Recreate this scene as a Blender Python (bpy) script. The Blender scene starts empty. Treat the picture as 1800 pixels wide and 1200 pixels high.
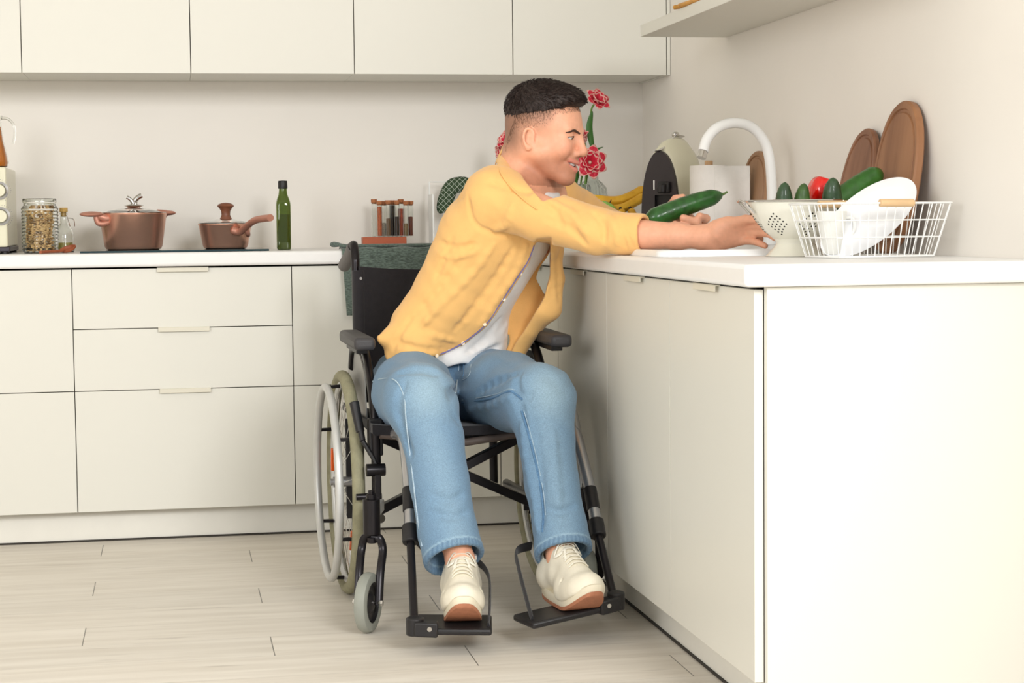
import bpy, bmesh, math, random
import numpy as np
from mathutils import Vector, Matrix, Euler
PI = math.pi
SC = bpy.context.scene
COL = SC.collection

# ---------------------------------------------------------------- camera
cam_d = bpy.data.cameras.new('camera')
cam = bpy.data.objects.new('camera', cam_d)
COL.objects.link(cam)
SC.camera = cam
YAW, PIT, ROL, FPX = 0.1826, -0.0653, -0.0107, 3232.5
CF = Vector((math.sin(YAW)*math.cos(PIT), math.cos(YAW)*math.cos(PIT), math.sin(PIT)))
CR = Vector((math.cos(YAW), -math.sin(YAW), 0))
CU = CR.cross(CF)
c_, s_ = math.cos(ROL), math.sin(ROL)
R2 = CR*c_ + CU*s_
U2 = CU*c_ - CR*s_
CP = Vector((-1.0867, -5.8389, 0.9948))
m = Matrix((R2, U2, -CF)).transposed().to_4x4()
m.translation = CP
cam.matrix_world = m
cam_d.sensor_width = 36.0
cam_d.lens = FPX/1800*36.0
cam_d.clip_start = 0.05
cam_d.clip_end = 60

# ---------------------------------------------------------------- light and exposure
SC.view_settings.view_transform = 'Standard'
SC.view_settings.look = 'None'
SC.view_settings.exposure = 0.0
SC.view_settings.gamma = 1.0
SC.view_settings.use_curve_mapping = False
world = bpy.data.worlds.new('world')
SC.world = world
world.use_nodes = True
bg = world.node_tree.nodes['Background']
bg.inputs[0].default_value = (0.95, 0.98, 1.0, 1)
bg.inputs[1].default_value = 0.56


def area(name, loc, target, sx, sy, power, col=(1, 1, 1)):
    d = bpy.data.lights.new(name, 'AREA')
    d.shape = 'RECTANGLE'
    d.size, d.size_y = sx, sy
    d.energy = power
    d.color = col
    o = bpy.data.objects.new(name, d)
    COL.objects.link(o)
    o.location = loc
    o.rotation_euler = (Vector(target)-Vector(loc)).to_track_quat('-Z', 'Y').to_euler()
    return o


area('window_light_right', (0.7, -6.6, 2.45), (-0.2, 0, 0.95), 1.5, 1.1, 176, (1, 1, 1))
area('window_light_left', (-3.4, -5.2, 2.0), (-0.1, -0.8, 0.9), 1.6, 1.6, 70, (1, 1, 1))

# ---------------------------------------------------------------- materials


def lin(c):
    def f(x):
        x /= 255.0
        return x/12.92 if x <= 0.04045 else ((x+0.055)/1.055)**2.4
    return (f(c[0]), f(c[1]), f(c[2]), 1.0)


MATS = {}


def mat(name, c, rough=0.5, metal=0.0, noise=0.0, nscale=20.0, bump=0.0, bscale=200.0, trans=0.0, ior=1.45, sheen=0.0, coat=0.0, c2=None, stretch=None, sss=0.0, spec=None):
    """procedural principled material: noise-varied colour and noise bump"""
    if name in MATS:
        return MATS[name]
    mt = bpy.data.materials.new(name)
    mt.use_nodes = True
    nt = mt.node_tree
    b = nt.nodes['Principled BSDF']
    b.inputs['Base Color'].default_value = lin(c)
    b.inputs['Roughness'].default_value = rough
    b.inputs['Metallic'].default_value = metal
    b.inputs['IOR'].default_value = ior
    b.inputs['Transmission Weight'].default_value = trans
    b.inputs['Sheen Weight'].default_value = sheen
    b.inputs['Coat Weight'].default_value = coat
    if spec is not None:
        b.inputs['Specular IOR Level'].default_value = spec
    if sss:
        b.inputs['Subsurface Weight'].default_value = sss
        b.inputs['Subsurface Radius'].default_value = (0.6, 0.25, 0.12)
        b.inputs['Subsurface Scale'].default_value = 0.012
    tc = nt.nodes.new('ShaderNodeTexCoord')
    mp = nt.nodes.new('ShaderNodeMapping')
    if stretch:
        mp.inputs['Scale'].default_value = stretch
    nt.links.new(tc.outputs['Object'], mp.inputs['Vector'])
    if noise > 0 or c2:
        n = nt.nodes.new('ShaderNodeTexNoise')
        n.inputs['Scale'].default_value = nscale
        n.inputs['Detail'].default_value = 4
        nt.links.new(mp.outputs['Vector'], n.inputs['Vector'])
        r = nt.nodes.new('ShaderNodeValToRGB')
        r.color_ramp.elements[0].position = 0.35
        r.color_ramp.elements[1].position = 0.65
        lc = lin(c)
        if c2:
            r.color_ramp.elements[0].color = lin(c2)
            r.color_ramp.elements[1].color = lc
        else:
            r.color_ramp.elements[0].color = tuple(v*(1-noise) for v in lc[:3])+(1,)
            r.color_ramp.elements[1].color = tuple(min(1, v*(1+noise)) for v in lc[:3])+(1,)
        nt.links.new(n.outputs['Fac'], r.inputs['Fac'])
        nt.links.new(r.outputs['Color'], b.inputs['Base Color'])
    if bump > 0:
        n2 = nt.nodes.new('ShaderNodeTexNoise')
        n2.inputs['Scale'].default_value = bscale
        n2.inputs['Detail'].default_value = 3
        nt.links.new(mp.outputs['Vector'], n2.inputs['Vector'])
        bp = nt.nodes.new('ShaderNodeBump')
        bp.inputs['Strength'].default_value = bump
        bp.inputs['Distance'].default_value = 0.002
        nt.links.new(n2.outputs['Fac'], bp.inputs['Height'])
        nt.links.new(bp.outputs['Normal'], b.inputs['Normal'])
    MATS[name] = mt
    return mt


M_wall = mat('wall_paint', (246, 241, 233), 0.9, noise=0.015, nscale=2, bump=0.05, bscale=300)
M_ceil = mat('ceiling_paint', (240, 238, 232), 0.9, noise=0.01)
M_cab = mat('cabinet_laminate', (229, 227, 217), 0.42, noise=0.008, nscale=1.5)
M_cabin = mat('cabinet_inside', (120, 112, 98), 0.8, noise=0.03)
M_top = mat('white_worktop', (244, 243, 241), 0.38, noise=0.008, nscale=30)
M_plinth = mat('plinth_laminate', (241, 238, 228), 0.5, noise=0.01)
M_dark = mat('dark_gap', (60, 56, 50), 0.8, noise=0.05)
M_blackp = mat('black_plastic', (34, 32, 33), 0.42, noise=0.08, bump=0.15, bscale=600)
M_blackm = mat('black_metal', (38, 35, 37), 0.3, metal=0.55, noise=0.05)
M_silver = mat('silver_tube', (188, 188, 190), 0.32, metal=0.85, noise=0.03)
M_greym = mat('grey_painted_metal', (205, 205, 202), 0.4, metal=0.35, noise=0.03)
M_steel = mat('polished_steel', (205, 203, 200), 0.12, metal=1.0, noise=0.02)
M_blackfab = mat('black_nylon', (30, 27, 31), 0.8, noise=0.12, nscale=60, bump=0.4, bscale=900, sheen=0.2)
M_tyre = mat('olive_grey_tyre', (150, 146, 118), 0.75, noise=0.1, nscale=40, bump=0.5, bscale=300)
M_castor = mat('grey_rubber', (150, 152, 142), 0.55, noise=0.06, nscale=15)
M_white = mat('white_enamel', (243, 243, 240), 0.3, noise=0.01)

# ---------------------------------------------------------------- mesh helpers


def wloc(o):
    v = Vector((0, 0, 0))
    while o is not None:
        v += o.location
        o = o.parent
    return v


class MB:
    """collects shapes in world coordinates and links them as one mesh object"""

    def __init__(s):
        s.v = []
        s.f = []
        s.mi = []
        s.cur = 0

    def add(s, vs, fs):
        n = len(s.v)
        s.v.extend([tuple(v) for v in vs])
        for f in fs:
            s.f.append(tuple(i+n for i in f))
            s.mi.append(s.cur)
        return s

    def box(s, x0, x1, y0, y1, z0, z1, rot=None, c=None):
        vs = [Vector((x, y, z)) for z in (z0, z1) for y in (y0, y1) for x in (x0, x1)]
        if rot is not None:
            c = Vector(c) if c is not None else Vector(((x0+x1)/2, (y0+y1)/2, (z0+z1)/2))
            vs = [rot @ (v-c)+c for v in vs]
        return s.add(vs, [(0, 2, 3, 1), (4, 5, 7, 6), (0, 1, 5, 4), (2, 6, 7, 3), (0, 4, 6, 2), (1, 3, 7, 5)])

    def bar(s, a, b, w, h, up=(0, 0, 1), taper=1.0):
        a, b = Vector(a), Vector(b)
        d = (b-a).normalized()
        x = d.cross(Vector(up))
        if x.length < 1e-4:
            x = d.cross(Vector((1, 0, 0)))
        x.normalize()
        y = x.cross(d).normalized()
        vs = []
        for p, k in ((a, 1), (b, taper)):
            for sx, sy in ((-1, -1), (1, -1), (1, 1), (-1, 1)):
                vs.append(p+x*(sx*w/2*k)+y*(sy*h/2*k))
        return s.add(vs, [(3, 2, 1, 0), (4, 5, 6, 7), (0, 1, 5, 4), (1, 2, 6, 5), (2, 3, 7, 6), (3, 0, 4, 7)])

    def tube(s, pts, r, n=12, closed=False, caps=True, sq=None):
        """swept tube; r a number or list; sq=(a,b) scales the section along its two axes"""
        pts = [Vector(p) for p in pts]
        m = len(pts)
        rs = r if isinstance(r, (list, tuple)) else [r]*m
        tg = []
        for i in range(m):
            if closed:
                t = pts[(i+1) % m]-pts[i-1]
            else:
                t = pts[min(i+1, m-1)]-pts[max(i-1, 0)]
            tg.append(t.normalized() if t.length > 1e-9 else Vector((0, 0, 1)))
        up = Vector((0, 0, 1)) if abs(tg[0].z) < 0.9 else Vector((1, 0, 0))
        nx = tg[0].cross(up).normalized()
        vs = []
        for i in range(m):
            if i > 0:
                ax = tg[i-1].cross(tg[i])
                if ax.length > 1e-7:
                    nx = Matrix.Rotation(tg[i-1].angle(tg[i]), 3, ax.normalized()) @ nx
                nx = (nx-tg[i]*nx.dot(tg[i])).normalized()
            ny = tg[i].cross(nx)
            for k in range(n):
                a = 2*PI*k/n
                ca, sa = math.cos(a), math.sin(a)
                if sq:
                    ca *= sq[0]
                    sa *= sq[1]
                vs.append(pts[i]+(nx*ca+ny*sa)*rs[i])
        fs = []
        for i in range(m if closed else m-1):
            j = (i+1) % m
            for k in range(n):
                l = (k+1) % n
                fs.append((i*n+k, i*n+l, j*n+l, j*n+k))
        if caps and not closed:
            fs.append(tuple(reversed(range(n))))
            fs.append(tuple((m-1)*n+k for k in range(n)))
        return s.add(vs, fs)

    def cyl(s, a, b, r, r2=None, n=24):
        return s.tube([a, b], [r, r if r2 is None else r2], n)

    def lathe(s, prof, c=(0, 0, 0), n=32, rot=None, sx=1.0, sy=1.0, closed=False):
        """profile (r,z) pairs revolved about z"""
        c = Vector(c)
        vs, fs = [], []
        m = len(prof)
        for r, z in prof:
            for k in range(n):
                a = 2*PI*k/n
                p = Vector((r*math.cos(a)*sx, r*math.sin(a)*sy, z))
                if rot is not None:
                    p = rot @ p
                vs.append(p+c)
        for i in range(m if closed else m-1):
            j = (i+1) % m
            for k in range(n):
                l = (k+1) % n
                fs.append((i*n+k, i*n+l, j*n+l, j*n+k))
        if not closed:
            if prof[0][0] > 1e-5:
                fs.append(tuple(reversed(range(n))))
            if prof[-1][0] > 1e-5:
                fs.append(tuple((m-1)*n+k for k in range(n)))
        return s.add(vs, fs)

    def ball(s, c, r, n=20, m=12, rot=None):
        if not isinstance(r, (tuple, list)):
            r = (r, r, r)
        c = Vector(c)
        vs, fs = [], []
        for i in range(m+1):
            t = PI*i/m
            for k in range(n):
                a = 2*PI*k/n
                p = Vector((r[0]*math.sin(t)*math.cos(a), r[1]*math.sin(t)*math.sin(a), -r[2]*math.cos(t)))
                if rot is not None:
                    p = rot @ p
                vs.append(p+c)
        for i in range(m):
            for k in range(n):
                l = (k+1) % n
                fs.append((i*n+k, i*n+l, (i+1)*n+l, (i+1)*n+k))
        return s.add(vs, fs)

    def prism(s, poly, z0, z1, fn=None):
        """polygon in a plane extruded; fn maps (u,v,w) to world"""
        n = len(poly)
        fn = fn or (lambda u, v, w: (u, v, w))
        vs = [fn(p[0], p[1], z0) for p in poly]+[fn(p[0], p[1], z1) for p in poly]
        fs = [tuple(reversed(range(n))), tuple(range(n, 2*n))]
        for k in range(n):
            l = (k+1) % n
            fs.append((k, l, n+l, n+k))
        return s.add(vs, fs)

    def build(s, name, material, parent=None, bevel=0, seg=2, smooth=True, ang=38, sub=0, loc=None, solid=0, merge=False):
        off = wloc(parent) if parent else Vector((0, 0, 0))
        if loc is not None:
            off = Vector(loc)
        me = bpy.data.meshes.new(name)
        me.from_pydata([tuple(Vector(v)-off) for v in s.v], [], s.f)
        ms = material if isinstance(material, (list, tuple)) else [material]
        for mm in ms:
            me.materials.append(mm)
        if len(ms) > 1:
            me.polygons.foreach_set('material_index', s.mi)
        bm = bmesh.new()
        bm.from_mesh(me)
        bmesh.ops.remove_doubles(bm, verts=bm.verts, dist=1e-6)
        bmesh.ops.recalc_face_normals(bm, faces=bm.faces)
        bm.to_mesh(me)
        bm.free()
        if smooth:
            me.shade_smooth()
            if not sub:
                me.set_sharp_from_angle(angle=math.radians(ang))
        o = bpy.data.objects.new(name, me)
        COL.objects.link(o)
        if parent:
            o.parent = parent
        if loc is not None:
            o.location = off - (wloc(parent) if parent else Vector((0, 0, 0)))
        if solid:
            md = o.modifiers.new('solid', 'SOLIDIFY')
            md.thickness = solid
            md.offset = 0
        if bevel:
            md = o.modifiers.new('bevel', 'BEVEL')
            md.width = bevel
            md.segments = seg
            md.limit_method = 'ANGLE'
            md.angle_limit = math.radians(40)
            md.harden_normals = False
        if sub:
            md = o.modifiers.new('sub', 'SUBSURF')
            md.levels = md.render_levels = sub
        return o


def thing(name, loc, label, cat, group=None):
    o = bpy.data.objects.new(name, None)
    o.empty_display_size = 0.05
    COL.objects.link(o)
    o.location = loc
    return tag(o, label, cat, group)


def tag(o, label, cat, group=None, kind=None):
    o['label'] = label
    o['category'] = cat
    if group:
        o['group'] = group
    if kind:
        o['kind'] = kind
    return o


def struct(o, label=None):
    o['kind'] = 'structure'
    if label:
        o['label'] = label
    return o


def at(u, v, y):
    """world point at depth plane y that the photograph shows at pixel u, v"""
    d = CF+R2*((u-900)/FPX)-U2*((v-600)/FPX)
    return CP+d*((y-CP.y)/d.y)


def bez(p, n=12):
    """Catmull-Rom through points"""
    p = [Vector(q) for q in p]
    out = []
    for i in range(len(p)-1):
        p0 = p[max(i-1, 0)]
        p1, p2 = p[i], p[i+1]
        p3 = p[min(i+2, len(p)-1)]
        for k in range(n):
            t = k/n
            out.append(0.5*((2*p1)+(p2-p0)*t+(2*p0-5*p1+4*p2-p3)*t*t+(3*p1-p0-3*p2+p3)*t**3))
    out.append(p[-1])
    return out


def ramp_mix(nt, fac, a, b):
    mx = nt.nodes.new('ShaderNodeMix')
    mx.data_type = 'RGBA'
    mx.inputs['A'].default_value = a
    mx.inputs['B'].default_value = b
    nt.links.new(fac, mx.inputs['Factor'])
    return mx.outputs['Result']


# ================================================================ room
WX, WY, TZ = 0.58, 0.57, 0.909      # right wall, back wall, worktop height
struct(MB().box(-4.2, WX+0.1, WY, WY+0.12, -0.05, 2.75).build('wall_back', M_wall))
struct(MB().box(WX, WX+0.12, -4.4, WY, -0.05, 2.75).build('wall_right', M_wall))
struct(MB().box(-4.32, -4.2, -4.4, WY+0.12, -0.05, 2.75).build('wall_left', M_wall))
struct(MB().box(-4.32, WX+0.12, -4.4, WY+0.12, 2.75, 2.85).build('ceiling', M_ceil))


def floor_mat():
    mt = bpy.data.materials.new('pale_oak_laminate')
    mt.use_nodes = True
    nt = mt.node_tree
    N, L = nt.nodes, nt.links
    b = N['Principled BSDF']
    b.inputs['Roughness'].default_value = 0.42
    b.inputs['Specular IOR Level'].default_value = 0.4
    tc = N.new('ShaderNodeTexCoord')
    sp = N.new('ShaderNodeSeparateXYZ')
    L.new(tc.outputs['Object'], sp.inputs[0])

    def mth(op, a, bb=None, cc=None):
        n = N.new('ShaderNodeMath')
        n.operation = op
        for i, v in enumerate((a, bb, cc)):
            if v is None:
                continue
            if isinstance(v, (int, float)):
                n.inputs[i].default_value = v
            else:
                L.new(v, n.inputs[i])
        return n.outputs[0]
    X, Y = sp.outputs[0], sp.outputs[1]
    row = mth('DIVIDE', mth('SUBTRACT', -0.013, Y), 0.2005)
    k = mth('FLOOR', row)
    fr = mth('SUBTRACT', row, k)
    k3 = mth('FLOORED_MODULO', k, 3.0)
    xs = mth('DIVIDE', mth('SUBTRACT', mth('ADD', X, 1.315), mth('MULTIPLY', k3, 0.4433)), 1.33)
    kx = mth('FLOOR', xs)
    fx = mth('SUBTRACT', xs, kx)
    # seams
    ex = mth('LESS_THAN', mth('MINIMUM', fx, mth('SUBTRACT', 1.0, fx)), 0.0013/1.33)
    ey = mth('LESS_THAN', mth('MINIMUM', fr, mth('SUBTRACT', 1.0, fr)), 0.0007/0.2)
    # per plank random
    cb = N.new('ShaderNodeCombineXYZ')
    L.new(k, cb.inputs[0])
    L.new(kx, cb.inputs[1])
    wn = N.new('ShaderNodeTexWhiteNoise')
    L.new(cb.outputs[0], wn.inputs['Vector'])
    # grain: noise stretched along x, offset per plank
    cv = N.new('ShaderNodeCombineXYZ')
    L.new(mth('MULTIPLY', X, 2.2), cv.inputs[0])
    L.new(mth('MULTIPLY', Y, 26.0), cv.inputs[1])
    L.new(mth('MULTIPLY', wn.outputs['Value'], 37.0), cv.inputs[2])
    n1 = N.new('ShaderNodeTexNoise')
    n1.inputs['Scale'].default_value = 1.0
    n1.inputs['Detail'].default_value = 5
    n1.inputs['Distortion'].default_value = 0.6
    L.new(cv.outputs[0], n1.inputs['Vector'])
    cv2 = N.new('ShaderNodeCombineXYZ')
    L.new(mth('MULTIPLY', X, 4.5), cv2.inputs[0])
    L.new(mth('MULTIPLY', Y, 30.0), cv2.inputs[1])
    L.new(mth('MULTIPLY', wn.outputs['Value'], 91.0), cv2.inputs[2])
    n2 = N.new('ShaderNodeTexNoise')
    n2.inputs['Scale'].default_value = 1.0
    n2.inputs['Detail'].default_value = 2
    L.new(cv2.outputs[0], n2.inputs['Vector'])
    r1 = N.new('ShaderNodeValToRGB')
    e = r1.color_ramp.elements
    e[0].position, e[0].color = 0.25, lin((220, 211, 197))
    e[1].position, e[1].color = 0.7, lin((240, 233, 221))
    L.new(n1.outputs['Fac'], r1.inputs['Fac'])
    r2 = N.new('ShaderNodeValToRGB')
    r2.color_ramp.elements[0].position = 0.64
    r2.color_ramp.elements[0].color = (0, 0, 0, 1)
    r2.color_ramp.elements[1].position = 0.80
    r2.color_ramp.elements[1].color = (0.7, 0.7, 0.7, 1)
    L.new(n2.outputs['Fac'], r2.inputs['Fac'])
    mx = N.new('ShaderNodeMix')
    mx.data_type = 'RGBA'
    L.new(r2.outputs['Color'], mx.inputs['Factor'])
    L.new(r1.outputs['Color'], mx.inputs['A'])
    mx.inputs['B'].default_value = lin((196, 186, 173))
    # plank tone
    tone = N.new('ShaderNodeMix')
    tone.data_type = 'RGBA'
    tone.blend_type = 'MULTIPLY'
    tone.inputs['Factor'].default_value = 1.0
    L.new(mx.outputs['Result'], tone.inputs['A'])
    g = mth('MULTIPLY_ADD', wn.outputs['Value'], 0.07, 0.95)
    cg = N.new('ShaderNodeCombineXYZ')
    for i in range(3):
        L.new(g, cg.inputs[i])
    L.new(cg.outputs[0], tone.inputs['B'])
    sm = N.new('ShaderNodeMix')
    sm.data_type = 'RGBA'
    L.new(mth('MULTIPLY', ey, 0.32), sm.inputs['Factor'])
    L.new(tone.outputs['Result'], sm.inputs['A'])
    sm.inputs['B'].default_value = lin((120, 112, 100))
    sm2 = N.new('ShaderNodeMix')
    sm2.data_type = 'RGBA'
    L.new(mth('MULTIPLY', ex, 0.85), sm2.inputs['Factor'])
    L.new(sm.outputs['Result'], sm2.inputs['A'])
    sm2.inputs['B'].default_value = lin((90, 84, 74))
    L.new(sm2.outputs['Result'], b.inputs['Base Color'])
    return mt


struct(MB().box(-4.32, WX+0.12, -9.0, WY+0.12, -0.08, 0.0).build('floor', floor_mat()))

# ---------------------------------------------------------------- cabinets
Z0, ZA, ZB, ZT = 0.1032, 0.4813, 0.6735, 0.860


def handle(parent, a, b):
    """thin bent strip gripping the top edge of a front"""
    a, b = Vector(a), Vector(b)
    ax = (b-a).normalized()
    out = Vector((0, -1, 0)) if abs(ax.x) > 0.5 else Vector((-1, 0, 0))
    mb = MB()
    c = (a+b)/2
    mb.bar(a+out*0.004+Vector((0, 0, 0.001)), b+out*0.004+Vector((0, 0, 0.001)), 0.012, 0.0025)
    mb.bar(a+out*0.0095-Vector((0, 0, 0.005)), b+out*0.0095-Vector((0, 0, 0.005)), 0.0025, 0.0125)
    return mb.build('handle', M_hand, parent, bevel=0.0006)


M_hand = mat('cream_handle_metal', (226, 221, 204), 0.4, noise=0.01)


def back_unit(x0, x1, splits, label, hx):
    t = thing('base_cabinet', (x0, 0.0, 0.0), label, 'cabinet', 'base cabinets under the back worktop')
    g = 0.0013
    MB().box(x0+0.0005, x1-0.0005, 0.020, 0.555, Z0-0.002, ZT-0.004).build('body', M_cabin, t)
    zs = [Z0]+splits+[ZT]
    for i in range(len(zs)-1):
        nm = 'drawer' if len(zs) > 3 else 'door'
        d = MB().box(x0+g, x1-g, 0.0, 0.0185, zs[i]+(g if i else 0), zs[i+1]-(g if i < len(zs)-2 else 0)).build(nm, M_cab, t, bevel=0.0008)
        if hx:
            cx = (x0+x1)/2
            handle(d, (cx-0.079, 0, zs[i+1]), (cx+0.079, 0, zs[i+1]))
    return t


UW = 0.6765
xb = -0.7139
back_unit(xb-3*UW+0.0, xb-2*UW, [ZA], 'cream base cabinet cut by the left picture edge, in the back row', False)
back_unit(xb-2*UW, xb-UW, [ZA], 'cream two-door base cabinet left of the drawer unit, under the pasta jar', False)
back_unit(xb-UW, xb, [ZA, ZB], 'cream base cabinet with three wide drawers under the black hob', True)
back_unit(xb, xb+UW-0.012, [ZA], 'cream base cabinet behind the wheelchair, under the grey towel', False)
struct(MB().box(-2.8, 0.06, 0.064, 0.08, 0.0, Z0-0.001).build('baseboard_back', M_plinth))
struct(MB().box(0.064, 0.08, -2.48, 0.06, 0.0, Z0-0.001).build('baseboard_right', M_plinth))
struct(MB().box(-2.8, 0.056, 0.060, 0.064, 0.0, 0.006).box(0.060, 0.064, -2.48, 0.06, 0.0, 0.006).build('trim_1', M_dark))
ys = [-2.4898, -1.8860, -1.2855, -0.6850, -0.0845]
lbs = ['cream base cabinet at the near end of the sink counter, beside its end panel',
       'cream sink counter base cabinet, second from the near end',
       'cream base cabinet of the sink counter beside the wheelchair armrest',
       'cream base cabinet of the sink counter in the corner behind the man']
for i in range(4):
    t = thing('base_cabinet', (0.0, ys[i], 0.0), lbs[i], 'cabinet', 'base cabinets under the sink worktop')
    MB().box(0.020, 0.555, ys[i]+0.001, ys[i+1]-0.001, Z0-0.002, 0.80 if i in (0, 1, 2) else ZT-0.004).build('body', M_cabin, t)
    d = MB().box(0.0, 0.0185, ys[i]+(0.0 if i == 0 else 0.0018), ys[i+1]-0.0018, Z0, ZT).build('door', M_cab, t, bevel=0.0008)
    cy = (ys[i]+ys[i+1])/2
    handle(d, (0, cy+0.079, ZT), (0, cy-0.079, ZT))
struct(MB().box(0.0005, 0.018, -0.083, 0.0175, Z0, ZT).build('trim_2', M_cab))
ep = MB().box(0.0195, WX-0.002, -2.5085, -2.4905, 0.0, 0.865).build('end_panel', M_cab, bevel=0.0008)
tag(ep, 'white end panel closing the near end of the sink counter', 'panel')

struct(MB().box(-0.048, -0.0005, 0.0, 0.0185, Z0, ZT).build('trim_4', M_cab))

# worktops
M_sl = M_top
wt = MB().box(-2.8, WX-0.001, -0.030, WY-0.001, 0.866, TZ).build('worktop', M_sl, bevel=0.009, seg=4)
tag(wt, 'white worktop along the back wall, carrying the hob and copper pots', 'worktop')
mb = MB()
SX0, SX1, SY0, SY1 = 0.045, 0.465, -1.745, -0.985      # sink cut-out
ox = [(-0.030, -2.53), (WX-0.001, -2.53), (WX-0.001, -0.0315), (-0.030, -0.0315)]
ix = [(SX0, SY0), (SX1, SY0), (SX1, SY1), (SX0, SY1)]
vs = [(x, y, z) for z in (0.866, TZ) for (x, y) in ox+ix]
fs = []
for k in range(4):
    l = (k+1) % 4
    fs += [(k, l, 4+l, 4+k), (8+k, 12+k, 12+l, 8+l), (k, 8+k, 8+l, l), (4+k, 4+l, 12+l, 12+k)]
mb.add(vs, fs)
wt = mb.build('worktop', M_sl, bevel=0.009, seg=4)
tag(wt, 'white worktop of the sink counter along the right wall, reaching toward the camera', 'worktop')

# wall cabinets
uz = 1.4792
ub = [-1.5371-1.0516, -1.5371-0.5258, -1.5371, -1.0112, -0.4854, 0.0404, 0.5662]
ul = ['white wall cabinet outside the left picture edge, leftmost in the top row',
      'white wall cabinet at the top left corner, mostly cut by the picture edge',
      'white wall cabinet high above the copper casserole',
      'white wall cabinet above the green oil bottle',
      'white wall cabinet left of the one above the man\'s head',
      'white wall cabinet nearest the right wall, above the man\'s head']
for i in range(6):
    t = thing('wall_cabinet', (ub[i], 0.19, uz), ul[i], 'cabinet', 'white wall cabinets in a row')
    MB().box(ub[i]+0.0005, ub[i+1]-0.0005, 0.213, WY-0.001, uz+0.003, 2.25).build('body', M_cab, t)
    MB().box(ub[i]+0.0014, ub[i+1]-0.0014, 0.1925, 0.211, uz, 2.25).build('door', M_cab, t, bevel=0.0008)
struct(MB().box(ub[6]+0.001, WX-0.0015, 0.1925, WY-0.002, uz, 2.25).build('trim_3', M_cab))

# open shelf on the right wall
sh = MB().box(0.312, WX-0.001, -2.2, -0.440, 1.542, 1.576).build('wall_shelf', M_cab, bevel=0.0008)
tag(sh, 'cream wall shelf board seen from below at the top right', 'shelf')

# ================================================================ wheelchair
WF = Vector((0.0314, -0.9995, 0))      # chair forward
WR = Vector((0.9995, 0.0314, 0))       # chair right in the picture
ZU = Vector((0, 0, 1))
chair = thing('wheelchair', (-0.37, -1.05, 0), 'black and silver wheelchair with grey hand rims, carrying the seated man', 'wheelchair')


def circ(c, r, ax_a, ax_b, n=64):
    return [c+ax_a*(r*math.cos(2*PI*k/n))+ax_b*(r*math.sin(2*PI*k/n)) for k in range(n)]


M_orange = mat('orange_reflector', (236, 98, 30), 0.25, noise=0.05, coat=0.6)


def rear_wheel(hub, out):
    """out: unit vector towards the outside of the chair"""
    ty = MB().tube(circ(hub, 0.2835, WF, ZU, 96), 0.0168, 14, closed=True).build('tyre', M_tyre, chair)
    mb = MB()
    mb.tube(circ(hub, 0.2665, WF, ZU, 96), 0.0085, 10, closed=True, sq=(1.5, 0.9))
    rim = mb.build('rim', M_greym, chair)
    mb = MB()
    for k in range(36):
        a = 2*PI*k/36
        sd = 1 if k % 2 else -1
        b = a+(0.42 if (k//2) % 2 else -0.42)
        p = hub+(WF*math.cos(a)+ZU*math.sin(a))*0.262
        q = hub+(WF*math.cos(b)+ZU*math.sin(b))*0.022+out*(0.024*sd)
        mb.tube([p, q], 0.0009, 5)
    mb.build('spokes', M_steel, rim)
    MB().cyl(hub-out*0.032, hub+out*0.032, 0.014).cyl(hub-out*0.027, hub-out*0.021, 0.024).cyl(hub+out*0.021, hub+out*0.027, 0.024).cyl(hub+out*0.03, hub+out*0.04, 0.009).build('hub', M_silver, chair)
    hr = MB().tube(circ(hub+out*0.046, 0.2555, WF, ZU, 96), 0.0108, 14, closed=True).build('hand_rim', M_greym, chair)
    for k in range(6):
        a = PI/2+0.05+2*PI*k/6
        d = WF*math.cos(a)+ZU*math.sin(a)
        MB().bar(hub+d*0.2575+out*0.008, hub+d*0.2555+out*0.046, 0.011, 0.009).build('rim_spacer', M_blackm, hr)
    for a in (PI-0.15, -0.62):
        d = WF*math.cos(a)+ZU*math.sin(a)
        t = ZU.cross(d)
        t2 = -WF*math.sin(a)+ZU*math.cos(a)
        c = hub+d*0.222+out*0.004
        MB().bar(c-t2*0.033, c+t2*0.033, 0.011, 0.016, up=out).build('reflector', M_orange, rim, bevel=0.003)


HL = Vector((-0.640, -0.922, 0.3003))
HR = Vector((-0.095, -0.905, 0.3003))
rear_wheel(HL, -WR)
rear_wheel(HR, WR)


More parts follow.
